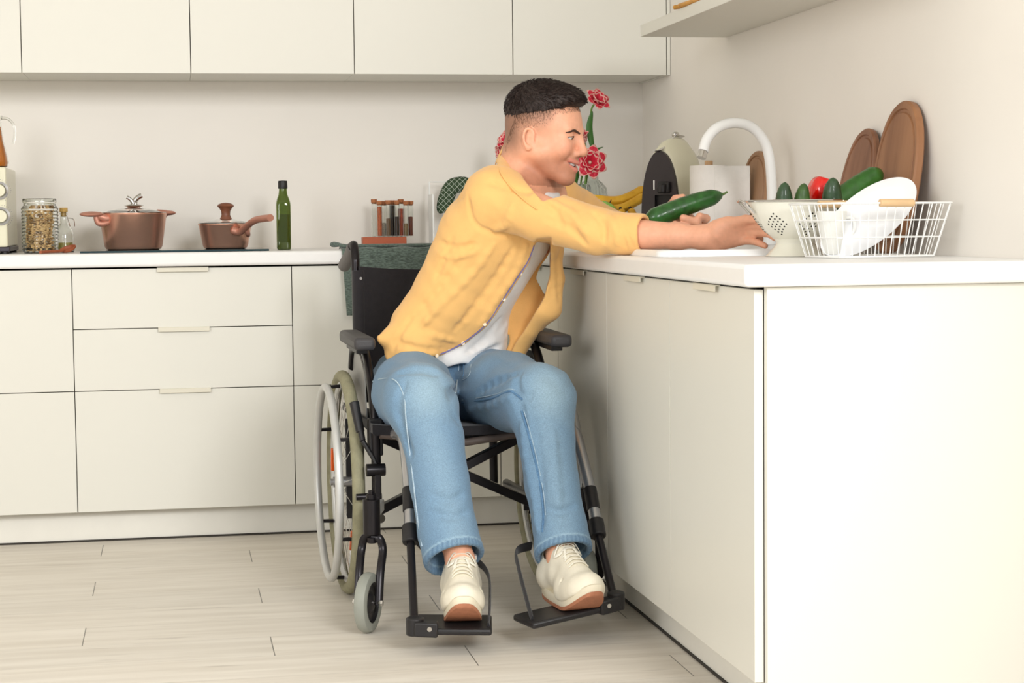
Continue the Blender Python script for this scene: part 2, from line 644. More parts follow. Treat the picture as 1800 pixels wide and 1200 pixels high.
def castor(contact, d, stem_xy, ztop):
    d = Vector(d).normalized()
    nn = Vector((-d.y, d.x, 0))
    if nn.x < 0:
        nn = -nn
    R = 0.0735
    c = Vector(contact)+ZU*R
    prof = [(0.050, -0.0145), (0.062, -0.0155), (0.0695, -0.0125), (0.0728, -0.006), (0.0735, 0.0), (0.0728, 0.006), (0.0695, 0.0125), (0.062, 0.0155), (0.050, 0.0145)]
    rot = nn.to_track_quat('Z', 'Y').to_matrix()
    w = MB().lathe(prof, c, 40, rot=rot, closed=True).build('castor_wheel', M_castor, chair)
    mb = MB().lathe([(0.012, -0.014), (0.020, -0.012), (0.026, -0.006), (0.046, -0.006), (0.050, -0.012), (0.050, 0.012), (0.046, 0.006), (0.026, 0.006), (0.020, 0.012), (0.012, 0.014)], c, 32, rot=rot)
    mb.build('castor_hub', M_blackp, w)
    MB().cyl(c-nn*0.036, c+nn*0.036, 0.0045).cyl(c+nn*0.030, c+nn*0.038, 0.008, n=6).cyl(c-nn*0.038, c-nn*0.030, 0.008, n=6).build('axle_bolt', M_steel, w)
    s = Vector((stem_xy[0], stem_xy[1], 0))
    zt = 0.228
    mb = MB()
    for sg in (-1, 1):
        pts = bez([c+nn*(0.027*sg)-ZU*0.006, c+nn*(0.027*sg)+(s-Vector((c.x, c.y, 0)))*0.45+ZU*0.07, Vector((s.x, s.y, zt-0.035))+nn*(0.0275*sg), Vector((s.x, s.y, zt-0.006))+nn*(0.019*sg), Vector((s.x, s.y, zt))], 6)
        mb.tube(pts, 0.0105, 10, sq=(1.0, 0.42) if False else (0.5, 1.0))
    mb.build('castor_fork', M_blackm, chair)
    MB().cyl((s.x, s.y, zt-0.018), (s.x, s.y, zt-0.004), 0.012).cyl((s.x, s.y, zt+0.004), (s.x, s.y, ztop), 0.0215).cyl((s.x, s.y, ztop), (s.x, s.y, ztop+0.012), 0.013).cyl((s.x, s.y, ztop+0.010), (s.x, s.y, ztop+0.022), 0.009, n=6).build('castor_housing', M_blackm, chair, bevel=0.001)
    return s


sL = castor((-0.6345, -1.425, 0), (-0.42, -0.91, 0), (-0.617, -1.372), 0.318)
sR = castor((-0.045, -1.262, 0), (-0.12, -0.99, 0), (-0.062, -1.318), 0.318)

# main frame: one side built twice
for s_, hub, lat, st in ((1, HL, -0.597, sL), (-1, HR, -0.140, sR)):
    X = lat
    inn = WR*s_
    mb = MB()
    q0 = Vector((X, hub.y, 0))
    fr = lambda f, z: q0+WF*f+ZU*z
    mb.tube([fr(-0.29, 0.472), fr(0.335, 0.472)], 0.0125, 14)
    mb.tube([fr(-0.26, 0.24), fr(0.0, 0.245), fr(0.36, 0.255), Vector((st.x, st.y+0.02, 0.285))], 0.0125, 14)
    mb.tube([fr(0.30, 0.25), fr(0.30, 0.47)], 0.0125, 12)
    mb.build('side_frame', M_blackm, chair)
    MB().bar(fr(0.33, 0.285), Vector((st.x, st.y, 0.285)), 0.03, 0.030).tube([fr(0.20, 0.275), Vector((st.x, st.y, 0.283))], 0.014, 14).build('castor_bracket', M_greym, chair, bevel=0.003)
    # back post, bends back into the push handle
    bo = inn*0.034
    pts = bez([fr(-0.275, 0.24)+bo, fr(-0.285, 0.50)+bo, fr(-0.30, 0.84)+bo, fr(-0.305, 0.895)+bo, fr(-0.325, 0.928)+bo, fr(-0.355, 0.930)+bo, fr(-0.40, 0.905)+bo], 8)
    MB().tube(pts, 0.0122, 14).build('back_post', M_blackm, chair)
    MB().tube([fr(-0.365, 0.926)+bo, fr(-0.395, 0.908)+bo, fr(-0.475, 0.868)+bo-inn*0.012], [0.017, 0.0185, 0.0185], 18).build('push_grip', M_castor if False else mat('grey_grip', (112, 108, 106), 0.55, noise=0.05, bump=0.3), chair, bevel=0.003)
    # axle plate
    MB().bar(hub+inn*0.028-ZU*0.10, hub+inn*0.028+ZU*0.17, 0.007, 0.05, up=inn).cyl(hub, hub+inn*0.045, 0.008).build('axle_plate', M_blackp, chair, bevel=0.001)
    # side guard
    gx = Vector((X, hub.y, 0))-inn*0.004
    gd = [(-0.20, 0.485), (-0.20, 0.60), (-0.15, 0.645), (0.06, 0.645), (0.14, 0.60), (0.17, 0.485)]
    mg = MB()
    vs = [gx+WF*a+ZU*b-inn*0.0015 for a, b in gd]+[gx+WF*a+ZU*b+inn*0.0015 for a, b in gd]
    n = len(gd)
    mg.add(vs, [tuple(range(n)), tuple(reversed(range(n, 2*n)))]+[(k, (k+1) % n, n+(k+1) % n, n+k) for k in range(n)])
    mg.build('side_guard', mat('grey_guard_plastic', (158, 156, 152), 0.45, noise=0.03), chair)
    # arm rest: pad, bracket and the curved front tube that plugs into the socket
    pa, pb = fr(-0.06, 0.690)-inn*0.018, fr(0.262, 0.687)-inn*0.018
    if s_ < 0:
        pa, pb = fr(-0.03, 0.692)-inn*0.022, fr(0.325, 0.686)-inn*0.026
    ar = MB().bar(pa, pb, 0.055, 0.033).build('armrest_pad', mat('dark_grey_pad', (62, 60, 61), 0.5, noise=0.05, bump=0.2), chair, bevel=0.011, seg=3)
    MB().bar(pa+WF*0.06-ZU*0.022, pb-WF*0.06-ZU*0.022, 0.03, 0.014).build('pad_bracket', M_blackp, ar, bevel=0.002)
    arc = bez([fr(-0.10, 0.60)-inn*0.006, fr(-0.06, 0.655)-inn*0.006, fr(0.04, 0.672)-inn*0.004, fr(0.13, 0.655), fr(0.205, 0.60), fr(0.262, 0.53), fr(0.285, 0.46)], 8)
    MB().tube(arc, 0.0125, 14, sq=(0.9, 1.15)).build('armrest_frame', M_blackm, chair)
    MB().bar(fr(0.285, 0.50), fr(0.287, 0.405), 0.036, 0.04, up=WF).build('armrest_socket', M_blackp, chair, bevel=0.004)
    # brake
    br = MB().tube([hub+WF*0.275+inn*0.002+ZU*0.20, hub+WF*0.300+inn*0.010+ZU*0.145], [0.009, 0.0075], 12).tube([hub+WF*0.300+inn*0.010+ZU*0.145, fr(0.31, 0.40)-inn*0.008, fr(0.315, 0.375)], 0.006, 10).build('brake_lever', M_blackp, chair)
    MB().tube([hub+WF*0.262-inn*0.006+ZU*0.24, hub+WF*0.287+inn*0.006+ZU*0.165], [0.0125, 0.0112], 14).build('brake_grip', M_blackp, br, bevel=0.002)
    MB().cyl(fr(0.318, 0.372)-inn*0.028, fr(0.318, 0.372)+inn*0.02, 0.016).bar(fr(0.318, 0.36), fr(0.318, 0.30), 0.014, 0.02, up=WF).cyl(fr(0.318, 0.305)-inn*0.055, fr(0.318, 0.305)+inn*0.01, 0.0085).build('brake_clamp', M_blackm, chair, bevel=0.001)

# seat, backrest
mb = MB()
A, B = Vector((-0.600, -1.262, 0.478)), Vector((-0.118, -1.248, 0.478))
C1, D1 = Vector((-0.618, -0.66, 0.478)), Vector((-0.155, -0.645, 0.478))
n = 14
vs, fs = [], []
for top in (0, 1):
    for j in range(8):
        for i in range(n+1):
            t, w = i/n, j/7
            p = (A.lerp(B, t)).lerp(C1.lerp(D1, t), w)
            sag = -0.035*math.sin(PI*t)**0.7*(0.35+0.65*w)
            vs.append(p+ZU*(sag+(0.012 if top else -0.012)))
N1 = n+1
for j in range(7):
    for i in range(n):
        a = j*N1+i
        fs.append((a, a+N1, a+N1+1, a+1))
        b_ = a+8*N1
        fs.append((b_, b_+1, b_+N1+1, b_+N1))
for i in range(n):
    fs.append((i, i+1, 8*N1+i+1, 8*N1+i))
    e_ = 7*N1+i
    fs.append((e_+1, e_, 8*N1+e_, 8*N1+e_+1))
for j in range(7):
    a = j*N1
    fs.append((a+N1, a, 8*N1+a, 8*N1+a+N1))
    a += n
    fs.append((a, a+N1, 8*N1+a+N1, 8*N1+a))
mb.add(vs, fs)
mb.build('seat', M_blackfab, chair)
MB().tube([A+ZU*-0.016+Vector((0.02, 0.012, 0)), A.lerp(B, 0.5)+ZU*-0.043+Vector((0, 0.012, 0)), B+ZU*-0.016+Vector((-0.02, 0.012, 0))], 0.010, 10).build('seat_hem', mat('grey_brown_strap', (96, 84, 78), 0.6), chair)
mb = MB()
n, mz = 12, 8
vs, fs = [], []
pl, pr_ = Vector((-0.566, -0.634, 0)), Vector((-0.182, -0.620, 0))
for side in (0, 1):
    for j in range(mz+1):
        z = 0.485+(0.872-0.485)*j/mz
        for i in range(n+1):
            t = i/n
            p = pl.lerp(pr_, t)
            b_ = 0.035*math.sin(PI*t)**0.7
            q = p-WF*(b_+(0.004 if side else 0.016))
            q.z = z-0.012*math.sin(PI*t)*(j/mz)
            vs.append(q+WF*0.02)
N1 = n+1
o2 = N1*(mz+1)
for j in range(mz):
    for i in range(n):
        a = j*N1+i
        fs += [(a, a+1, a+N1+1, a+N1), (o2+a, o2+a+N1, o2+a+N1+1, o2+a+1)]
for i in range(n):
    fs += [(i, o2+i, o2+i+1, i+1), (mz*N1+i, mz*N1+i+1, o2+mz*N1+i+1, o2+mz*N1+i)]
for j in range(mz):
    a = j*N1
    fs += [(a, a+N1, o2+a+N1, o2+a), (a+n, o2+a+n, o2+a+n+N1, a+n+N1)]
mb.add(vs, fs)
bk = mb.build('backrest', M_blackfab, chair)
for x_ in (pl, pr_):
    sl = MB().tube([x_+ZU*0.50, x_+ZU*0.86], 0.0185, 14).build('backrest_sleeve', M_blackfab, bk)
MB().cyl(pl+WF*0.017+ZU*0.838+WR*0.004, pl+WF*0.0205+ZU*0.838+WR*0.004, 0.004, n=12).build('rivet', M_steel, bk)
# cross brace under the seat
cc = Vector((-0.365, -1.11, 0.370))
MB().bar(Vector((-0.575, -1.12, 0.445)), Vector((-0.152, -1.10, 0.245)), 0.022, 0.034, up=(0, 1, 0)).bar(Vector((-0.590, -1.14, 0.245)), Vector((-0.165, -1.135, 0.448)), 0.022, 0.034, up=(0, 1, 0)).cyl(cc-Vector((0, 0.045, 0.02)), cc+Vector((0, 0.03, -0.02)), 0.012).build('cross_brace', M_blackm, chair, bevel=0.002)
MB().box(-0.36, -0.17, -0.90, -0.84, 0.395, 0.46).build('under_seat_pouch', M_blackfab, chair, bevel=0.01)

# leg rests with foot plates
for nm, top, pts, clampv, foot, plate in (
    ('L', at(690, 764, -1.245), [at(703, 764, -1.275), at(712, 785, -1.315), at(719, 860, -1.395), at(721, 935, -1.47)], 948, at(728, 1086, -1.655), 1),
    ('R', at(1004, 758, -1.245), [at(1013, 765, -1.27), at(1021, 795, -1.32), at(1037, 860, -1.40), at(1049, 925, -1.475)], 942, at(1082, 1062, -1.625), -1)):
    path = bez([top+ZU*0.004]+pts, 8)
    lr = MB().tube(path, 0.0148, 16).build('leg_rest_tube', M_silver, chair)
    p0, p1 = pts[2], pts[3]
    d = (p1-p0).normalized()
    MB().tube([p0-d*0.002, p0+d*0.062], 0.0168, 16).build('tube_collar', M_blackp, lr, bevel=0.001)
    MB().tube([p1-d*0.018, p1+d*0.03], 0.0195, 16).bar(p1+WR*(0.010*plate), p1+WR*(0.040*plate)-ZU*0.035-WF*0.02, 0.014, 0.045, up=d).build('calf_strap_clamp', M_blackp, lr, bevel=0.003)
    MB().tube([p1+d*0.02, foot], 0.0098, 14).build('foot_tube', M_blackm, chair)
# left plate, right plate: slab, hinge and heel loop
for fl, fr_, yb, hz, nm in (((-0.560, -1.712, 0.060), (-0.384, -1.742, 0.056), 0.16, 1, 'l'), ((-0.285, -1.728, 0.062), (-0.062, -1.668, 0.088), 0.11, -1, 'r')):
    a, b_ = Vector(fl), Vector(fr_)
    dd = (b_-a).normalized()
    bk_ = Vector((-dd.y, dd.x, 0)).normalized()
    if bk_.y < 0:
        bk_ = -bk_
    mb = MB()
    t0 = 0.0
    vs = []
    outl = [(a, 0.0), (b_, 0.0)]
    pb_ = b_+bk_*yb
    pa_ = a+bk_*yb
    for z in (-0.008, 0.008):
        for p in (a, b_, pb_, pa_):
            vs.append(p+ZU*z)
    mb.add(vs, [(0, 1, 2, 3), (7, 6, 5, 4), (0, 4, 5, 1), (1, 5, 6, 2), (2, 6, 7, 3), (3, 7, 4, 0)])
    fp = mb.build('foot_plate', M_blackp, chair, bevel=0.006, seg=3)
    hg = a if hz == 1 else b_
    MB().cyl(hg+dd*(0.002*hz)-ZU*0.012+bk_*0.02, hg+dd*(0.002*hz)+ZU*0.03+bk_*0.02, 0.021).bar(hg-ZU*-0.006+bk_*0.012, hg+dd*(0.055*hz)+ZU*0.004+bk_*0.012, 0.035, 0.034).build('plate_hinge', M_blackp, fp, bevel=0.004)
    MB().cyl(hg+dd*(0.036*hz)+ZU*0.008-bk_*0.004, hg+dd*(0.036*hz)+ZU*0.008-bk_*0.0085, 0.0055, n=12).build('screw', M_steel, fp)
    e0 = (b_ if hz == 1 else a)
    sgn = -1 if hz == 1 else 1
    if hz == 1:
        lp = ((0.008, 0.03, 0.008), (0.004, 0.11, 0.05), (0.008, 0.21, 0.095), (0.045, 0.285, 0.115), (0.12, 0.29, 0.12))
    else:
        lp = ((0.012, 0.03, 0.008), (0.028, 0.10, 0.055), (0.050, 0.18, 0.100), (0.080, 0.25, 0.120), (0.13, 0.27, 0.12))
    loop = bez([e0+dd*(p_[0]*sgn)+bk_*p_[1]+ZU*p_[2] for p_ in lp], 6)
    MB().tube(loop, 0.012, 8, sq=(0.25, 1.0)).build('heel_loop', M_blackfab, fp)

# ================================================================ things on the back worktop
M_glass = mat('clear_glass', (250, 252, 250), 0.02, trans=1.0, ior=1.45, noise=0.0)
M_copper = mat('rose_copper', (238, 184, 160), 0.26, metal=0.85, noise=0.01, nscale=8)
M_cophand = mat('copper_handle', (196, 138, 118), 0.42, metal=0.35, noise=0.05)
M_cork = mat('cork', (176, 112, 72), 0.85, noise=0.18, nscale=180, bump=0.5)
M_cream = mat('cream_enamel', (233, 229, 203), 0.28, noise=0.01, coat=0.3)
M_brown = mat('walnut_knob', (126, 78, 56), 0.4, noise=0.2, nscale=30, stretch=(1, 1, 6))


def wood_mat(name, c1, c2, scale=18, stretch=(1, 1, 0.12), rough=0.5):
    mt = mat(name, c1, rough, noise=0.2, nscale=scale, stretch=stretch, c2=c2, bump=0.1, bscale=80)
    return mt


# microwave at the left edge
mx1, my = -1.5895, 0.13
t = thing('microwave', (-1.81, 0.30, TZ), 'cream microwave with two round dials, cut by the left picture edge', 'microwave')
MB().box(-2.06, mx1, my, 0.50, TZ+0.022, TZ+0.272).build('housing', M_cream, t, bevel=0.006, seg=3)
MB().box(-2.05, mx1+0.004, my+0.006, 0.49, TZ+0.008, TZ+0.022).build('base', mat('dark_grey_base', (70, 66, 74), 0.4, metal=0.3), t, bevel=0.002)
for x in (-2.02, mx1-0.012):
    for y in (my+0.03, 0.46):
        MB().cyl((x, y, TZ), (x, y, TZ+0.009), 0.012).build('foot', M_blackp, t)
for u, v in ((-1, 335), (2, 380)):
    c = at(u, v, my)
    d = MB().cyl(c+Vector((0, -0.002, 0)), c+Vector((0, -0.022, 0)), 0.0205, 0.0185, n=40).build('dial', M_cream, t, bevel=0.001)
    MB().lathe([(0.0215, 0.0), (0.0285, 0.0), (0.0285, 0.006), (0.0215, 0.009)], c+Vector((0, 0.001, 0)), 40, rot=Matrix.Rotation(PI/2, 3, 'X'), closed=True).build('dial_ring', M_silver, d)
    mb = MB()
    for k in range(-5, 12):
        a = k*0.21
        p = c+Vector((math.cos(a)*0.0335, -0.0005, math.sin(a)*0.0335))
        q = c+Vector((math.cos(a)*0.0355, -0.0005, math.sin(a)*0.0355))
        mb.tube([p, q], 0.0006, 5)
    mb.build('scale_marks', mat('mark_ink', (70, 72, 100), 0.6), d)

# jug of juice on the microwave
jz = TZ+0.272
jx, jy = -1.632, 0.24
t = thing('juice_jug', (jx, jy, jz), 'glass jug of orange juice standing on the microwave', 'jug')
pro = [(0.006, 0.0), (0.030, 0.001), (0.041, 0.006), (0.044, 0.016), (0.042, 0.03), (0.030, 0.085), (0.025, 0.13), (0.024, 0.15), (0.028, 0.165)]
inn = [(r-0.0028, z+0.003 if i == 0 else z) for i, (r, z) in reversed(list(enumerate(pro)))]
inn = [(max(r, 0.003), max(z, 0.004)) for r, z in inn]
MB().lathe(pro+inn, (jx, jy, jz), 36, closed=True).build('jug_glass', M_glass, t)
jp = [(0.0005, 0.0045)]+[(r-0.0034, max(z, 0.0045)) for r, z in pro[1:7]]+[(0.0005, 0.128)]
MB().lathe(jp, (jx, jy, jz), 36).build('orange_juice', mat('orange_juice', (232, 132, 20), 0.35, noise=0.04), t)
MB().tube(bez([(jx+0.024, jy, jz+0.158), (jx+0.045, jy, jz+0.155), (jx+0.062, jy, jz+0.135), (jx+0.064, jy, jz+0.105), (jx+0.058, jy, jz+0.075)], 6), 0.0042, 10).build('jug_handle', M_glass, t)

# pasta jar
px_, py_ = -1.497, 0.235
t = thing('pasta_jar', (px_, py_, TZ), 'ribbed glass jar filled with dry penne pasta', 'jar')
pro = [(0.002, 0.0), (0.050, 0.0)]
for k in range(13):
    z = 0.006+k*0.0108
    pro += [(0.0555, z), (0.0585, z+0.0054)]
pro += [(0.0555, 0.147), (0.050, 0.152), (0.050, 0.160), (0.053, 0.163), (0.053, 0.172), (0.0515, 0.174), (0.049, 0.172), (0.047, 0.160), (0.049, 0.150), (0.0525, 0.143), (0.0525, 0.008), (0.049, 0.004), (0.002, 0.004)]
MB().lathe(pro, (px_, py_, TZ), 48).build('jar_glass', M_glass, t)
rnd = random.Random(4)
mb = MB()
for k in range(420):
    a = rnd.random()*2*PI
    rr = 0.0455*math.sqrt(rnd.random()*0.75+0.25) if k > 60 else 0.035*rnd.random()
    z = 0.010+rnd.random()*0.128
    c = Vector((px_+rr*math.cos(a), py_+rr*math.sin(a), TZ+z))
    ten = rnd.random()*PI
    tang = Vector((-math.sin(a), math.cos(a), 0))
    d = (tang*math.cos(ten)+ZU*math.sin(ten)*0.8)
    d.normalize()
    l = 0.012+rnd.random()*0.006
    for sgn in (1,):
        mb.tube([c-d*l*0.5, c+d*l*0.5], 0.0036, 7, caps=False)
o = mb.build('penne', mat('dry_penne', (240, 200, 138), 0.5, noise=0.06, nscale=60), t)
o['kind'] = 'stuff'

# small oil bottle
bx, by = -1.427, 0.315
t = thing('oil_bottle', (bx, by, TZ), 'small clear bottle with cork stopper and wire clip, behind the pasta jar', 'bottle')
pro = [(0.002, 0.0), (0.029, 0.0), (0.031, 0.004), (0.031, 0.055), (0.027, 0.072), (0.016, 0.088), (0.0115, 0.096), (0.0115, 0.122), (0.0135, 0.124), (0.0135, 0.130), (0.009, 0.130), (0.009, 0.097), (0.014, 0.085), (0.0245, 0.070), (0.0285, 0.055), (0.0285, 0.005), (0.002, 0.004)]
MB().lathe(pro, (bx, by, TZ), 32).build('bottle_glass', M_glass, t)
MB().lathe([(0.001, 0.0045), (0.0278, 0.0055), (0.0278, 0.032), (0.001, 0.032)], (bx, by, TZ), 32).build('oil', mat('pale_oil', (214, 202, 120), 0.15, trans=0.5), t)
MB().cyl((bx, by, TZ+0.116), (bx, by, TZ+0.132), 0.0085).cyl((bx, by, TZ+0.131), (bx, by, TZ+0.145), 0.013).build('cork', M_cork if False else mat('pale_cork', (206, 168, 96), 0.8, noise=0.15, nscale=150), t, bevel=0.001)
MB().tube(bez([(bx+0.012, by-0.004, TZ+0.112), (bx+0.030, by-0.004, TZ+0.108), (bx+0.034, by-0.004, TZ+0.094), (bx+0.034, by-0.004, TZ+0.084)], 5), 0.0013, 6).tube(bez([(bx+0.010, by-0.008, TZ+0.120), (bx+0.016, by-0.010, TZ+0.100), (bx+0.020, by-0.010, TZ+0.084)], 5), 0.0013, 6).build('wire_clip', M_steel, t)

# wooden spoon lying behind the jar
t = thing('wooden_spoon', (-1.405, 0.20, TZ), 'reddish wooden spoon lying beside the pasta jar', 'spoon')
mb = MB()
sc_ = Vector((-1.4105, 0.19, TZ+0.0165))
vs, fs = [], []
NU, NV = 20, 7
for sh_, rr in ((0, 1.0), (1, 0.86)):
    for j in range(NV+1):
        t_ = j/NV*PI/2
        for i in range(NU):
            a = 2*PI*i/NU
            p = Vector((math.cos(a)*math.sin(t_)*0.027*rr, math.sin(a)*math.sin(t_)*0.021*rr, -math.cos(t_)*0.0145*rr))
            p = Matrix.Rotation(-0.28, 3, 'Y') @ Matrix.Rotation(0.35, 3, 'X') @ p
            vs.append(sc_+p)
o2 = NU*(NV+1)
for j in range(NV):
    for i in range(NU):
        l = (i+1) % NU
        fs += [(j*NU+i, j*NU+l, (j+1)*NU+l, (j+1)*NU+i), (o2+j*NU+i, o2+(j+1)*NU+i, o2+(j+1)*NU+l, o2+j*NU+l)]
for i in range(NU):
    l = (i+1) % NU
    fs.append((NV*NU+i, NV*NU+l, o2+NV*NU+l, o2+NV*NU+i))
mb.add(vs, fs)
M_spoon = wood_mat('red_wood', (176, 98, 62), (150, 78, 48), 14)
mb.build('spoon_bowl', M_spoon, t)
MB().tube([sc_+Vector((-0.012, -0.014, -0.004)), sc_+Vector((-0.022, -0.03, -0.010)), sc_+Vector((-0.075, -0.145, -0.011))], [0.007, 0.005, 0.005], 10).build('spoon_handle', M_spoon, t)

# induction hob
hb = MB().box(-1.366, -0.781, 0.035, 0.51, TZ, TZ+0.0065).build('hob', mat('teal_black_glass', (32, 60, 66), 0.08, noise=0.03, coat=0.5), bevel=0.0015)
tag(hb, 'flat dark teal glass induction hob set on the back worktop', 'hob')
HZ = TZ+0.0066

# casserole
cx, cy = -1.206, 0.27
t = thing('casserole', (cx, cy, HZ), 'large rose copper casserole with steel knob lid, at the left of the hob', 'cooking pot')
MB().lathe([(0.002, 0.0), (0.080, 0.0), (0.088, 0.003), (0.0925, 0.012), (0.1075, 0.112), (0.1095, 0.115), (0.1095, 0.118), (0.106, 0.118), (0.104, 0.112), (0.089, 0.014), (0.082, 0.006), (0.002, 0.005)], (cx, cy, HZ), 64).build('pot_body', M_copper, t)
ld = MB().lathe([(0.001, 0.137), (0.03, 0.135), (0.07, 0.128), (0.100, 0.120), (0.107, 0.1185), (0.107, 0.1165), (0.099, 0.117), (0.069, 0.125), (0.03, 0.132), (0.001, 0.134)], (cx, cy, HZ), 64).build('lid', M_glass, t)
MB().lathe([(0.102, 0.1185), (0.108, 0.1185), (0.1085, 0.1205), (0.105, 0.1215), (0.102, 0.1205)], (cx, cy, HZ), 64, closed=True).build('lid_rim', M_steel, ld)
mb = MB().lathe([(0.001, 0.136), (0.020, 0.136), (0.027, 0.140), (0.032, 0.1415), (0.030, 0.144), (0.018, 0.147), (0.001, 0.150)], (cx+0.004, cy, HZ), 32)
mb.tube(bez([(cx+0.012, cy, HZ+0.148), (cx+0.008, cy, HZ+0.158), (cx+0.016, cy, HZ+0.168), (cx+0.030, cy, HZ+0.176)], 5), [0.008, 0.0085, 0.009, 0.0095, 0.010, 0.0105]+[0.0105]*10, 12, sq=(1, 0.8))
mb.tube(bez([(cx+0.002, cy, HZ+0.148), (cx-0.002, cy, HZ+0.157), (cx-0.010, cy, HZ+0.166), (cx-0.018, cy, HZ+0.170)], 5), [0.0075]*16, 12, sq=(1, 0.8))
mb.build('lid_knob', M_steel, ld)
# front-left loop handle and far handle
hp = Vector((cx-0.118, cy-0.075, HZ+0.116))
rt = Matrix.Rotation(0.5, 3, 'Z')
MB().ball(hp+Vector((-0.010, 0, 0.0)), (0.038, 0.030, 0.0085), 28, 12, rot=Matrix.Rotation(0.10, 3, 'X')).tube(bez([hp+Vector((0.01, 0.005, -0.004)), hp+Vector((0.035, 0.008, -0.014)), hp+Vector((0.055, 0.015, -0.010))], 6), 0.013, 14).tube(bez([hp+Vector((0.004, 0.0, -0.008)), hp+Vector((0.010, 0.0, -0.028)), hp+Vector((0.028, 0.004, -0.031)), hp+Vector((0.052, 0.014, -0.022))], 5), 0.009, 12).build('side_handle', M_cophand, t)
hq = Vector((cx+0.108, cy+0.045, HZ+0.118))
MB().ball(hq, (0.030, 0.022, 0.0085), 24, 10).tube([hq+Vector((-0.03, -0.01, 0)), hq+Vector((0.0, 0, -0.002))], 0.012, 12).build('side_handle', M_cophand, t)

# saucepan
sx_, sy_ = -0.911, 0.26
t = thing('saucepan', (sx_, sy_, HZ), 'small rose copper saucepan with wooden lid knob and long handle', 'cooking pot')
MB().lathe([(0.002, 0.0), (0.062, 0.0), (0.070, 0.003), (0.0735, 0.011), (0.0855, 0.075), (0.0875, 0.078), (0.0875, 0.081), (0.084, 0.081), (0.082, 0.075), (0.070, 0.012), (0.064, 0.006), (0.002, 0.005)], (sx_, sy_, HZ), 64).build('pan_body', M_copper, t)
ld = MB().lathe([(0.001, 0.097), (0.03, 0.095), (0.06, 0.089), (0.080, 0.083), (0.085, 0.082), (0.085, 0.080), (0.079, 0.080), (0.059, 0.086), (0.03, 0.092), (0.001, 0.094)], (sx_, sy_, HZ), 64).build('lid', M_glass, t)
MB().lathe([(0.081, 0.082), (0.0865, 0.082), (0.087, 0.084), (0.083, 0.085)], (sx_, sy_, HZ), 64, closed=True).build('lid_rim', M_steel, ld)
MB().lathe([(0.001, 0.0955), (0.020, 0.0955), (0.017, 0.102), (0.014, 0.110), (0.015, 0.122), (0.021, 0.132), (0.0275, 0.138), (0.024, 0.144), (0.012, 0.149), (0.001, 0.150)], (sx_+0.003, sy_, HZ), 32).build('lid_knob', M_brown, ld)
hs = Vector((sx_+0.035, sy_-0.078, HZ+0.062))
MB().tube(bez([hs+Vector((-0.012, 0.004, -0.002)), hs+Vector((0.01, -0.008, -0.008)), hs+Vector((0.032, -0.05, 0.012)), hs+Vector((0.058, -0.12, 0.030)), hs+Vector((0.098, -0.20, 0.036))], 6), [0.0145]*4+[0.0125]*8+[0.0118]*5+[0.0125]*8, 16, sq=(1.0, 0.9)).tube(bez([hs+Vector((0.028, -0.03, 0.005)), hs+Vector((0.034, -0.022, -0.012)), hs+Vector((0.036, 0.008, -0.018))], 4), 0.008, 10).build('pan_handle', M_cophand, t)

# green oil bottle, square section
gx_, gy_ = -0.7215, 0.25
t = thing('oil_bottle', (gx_, gy_, TZ), 'tall square green glass bottle with black cap, half full of olive oil', 'bottle')


def sqprof(rows, c, n=8, pw=5.0):
    """lofted superellipse sections: rows of (half width, z, squareness)"""
    mb = MB()
    N = 40
    vs, fs = [], []
    for hw, z, q in rows:
        for k in range(N):
            a = 2*PI*k/N
            ca, sa = math.cos(a), math.sin(a)
            rr = (abs(ca)**q+abs(sa)**q)**(-1/q)
            vs.append((c[0]+ca*rr*hw, c[1]+sa*rr*hw, c[2]+z))
    m_ = len(rows)
    for i in range(m_-1):
        for k in range(N):
            l = (k+1) % N
            fs.append((i*N+k, i*N+l, (i+1)*N+l, (i+1)*N+k))
    fs.append(tuple(reversed(range(N))))
    fs.append(tuple((m_-1)*N+k for k in range(N)))
    mb.add(vs, fs)
    return mb


rows = [(0.019, 0.0, 6), (0.0225, 0.003, 6), (0.0232, 0.01, 6), (0.0235, 0.145, 6), (0.023, 0.155, 4), (0.0195, 0.168, 2.6), (0.0150, 0.180, 2), (0.0130, 0.195, 2), (0.0122, 0.208, 2)]
M_gg = mat('green_bottle_glass', (140, 160, 70), 0.04, trans=0.85, ior=1.45)
inn_ = [(h-0.0016, max(z, 0.003), q) for h, z, q in rows]
sqprof(rows+list(reversed(inn_)), (gx_, gy_, TZ)).build('bottle_glass', M_gg, t)
sqprof([(h-0.0022, max(z, 0.0035), q) for h, z, q in rows[:3]]+[(0.0213, 0.117, 6)], (gx_, gy_, TZ)).build('olive_oil', mat('olive_oil', (92, 84, 30), 0.15, noise=0.05), t)
MB().lathe([(0.0005, 0.200), (0.0150, 0.200), (0.0155, 0.204), (0.0152, 0.222), (0.0140, 0.226), (0.0005, 0.227)], (gx_, gy_, TZ), 32).build('cap', M_blackp, t)

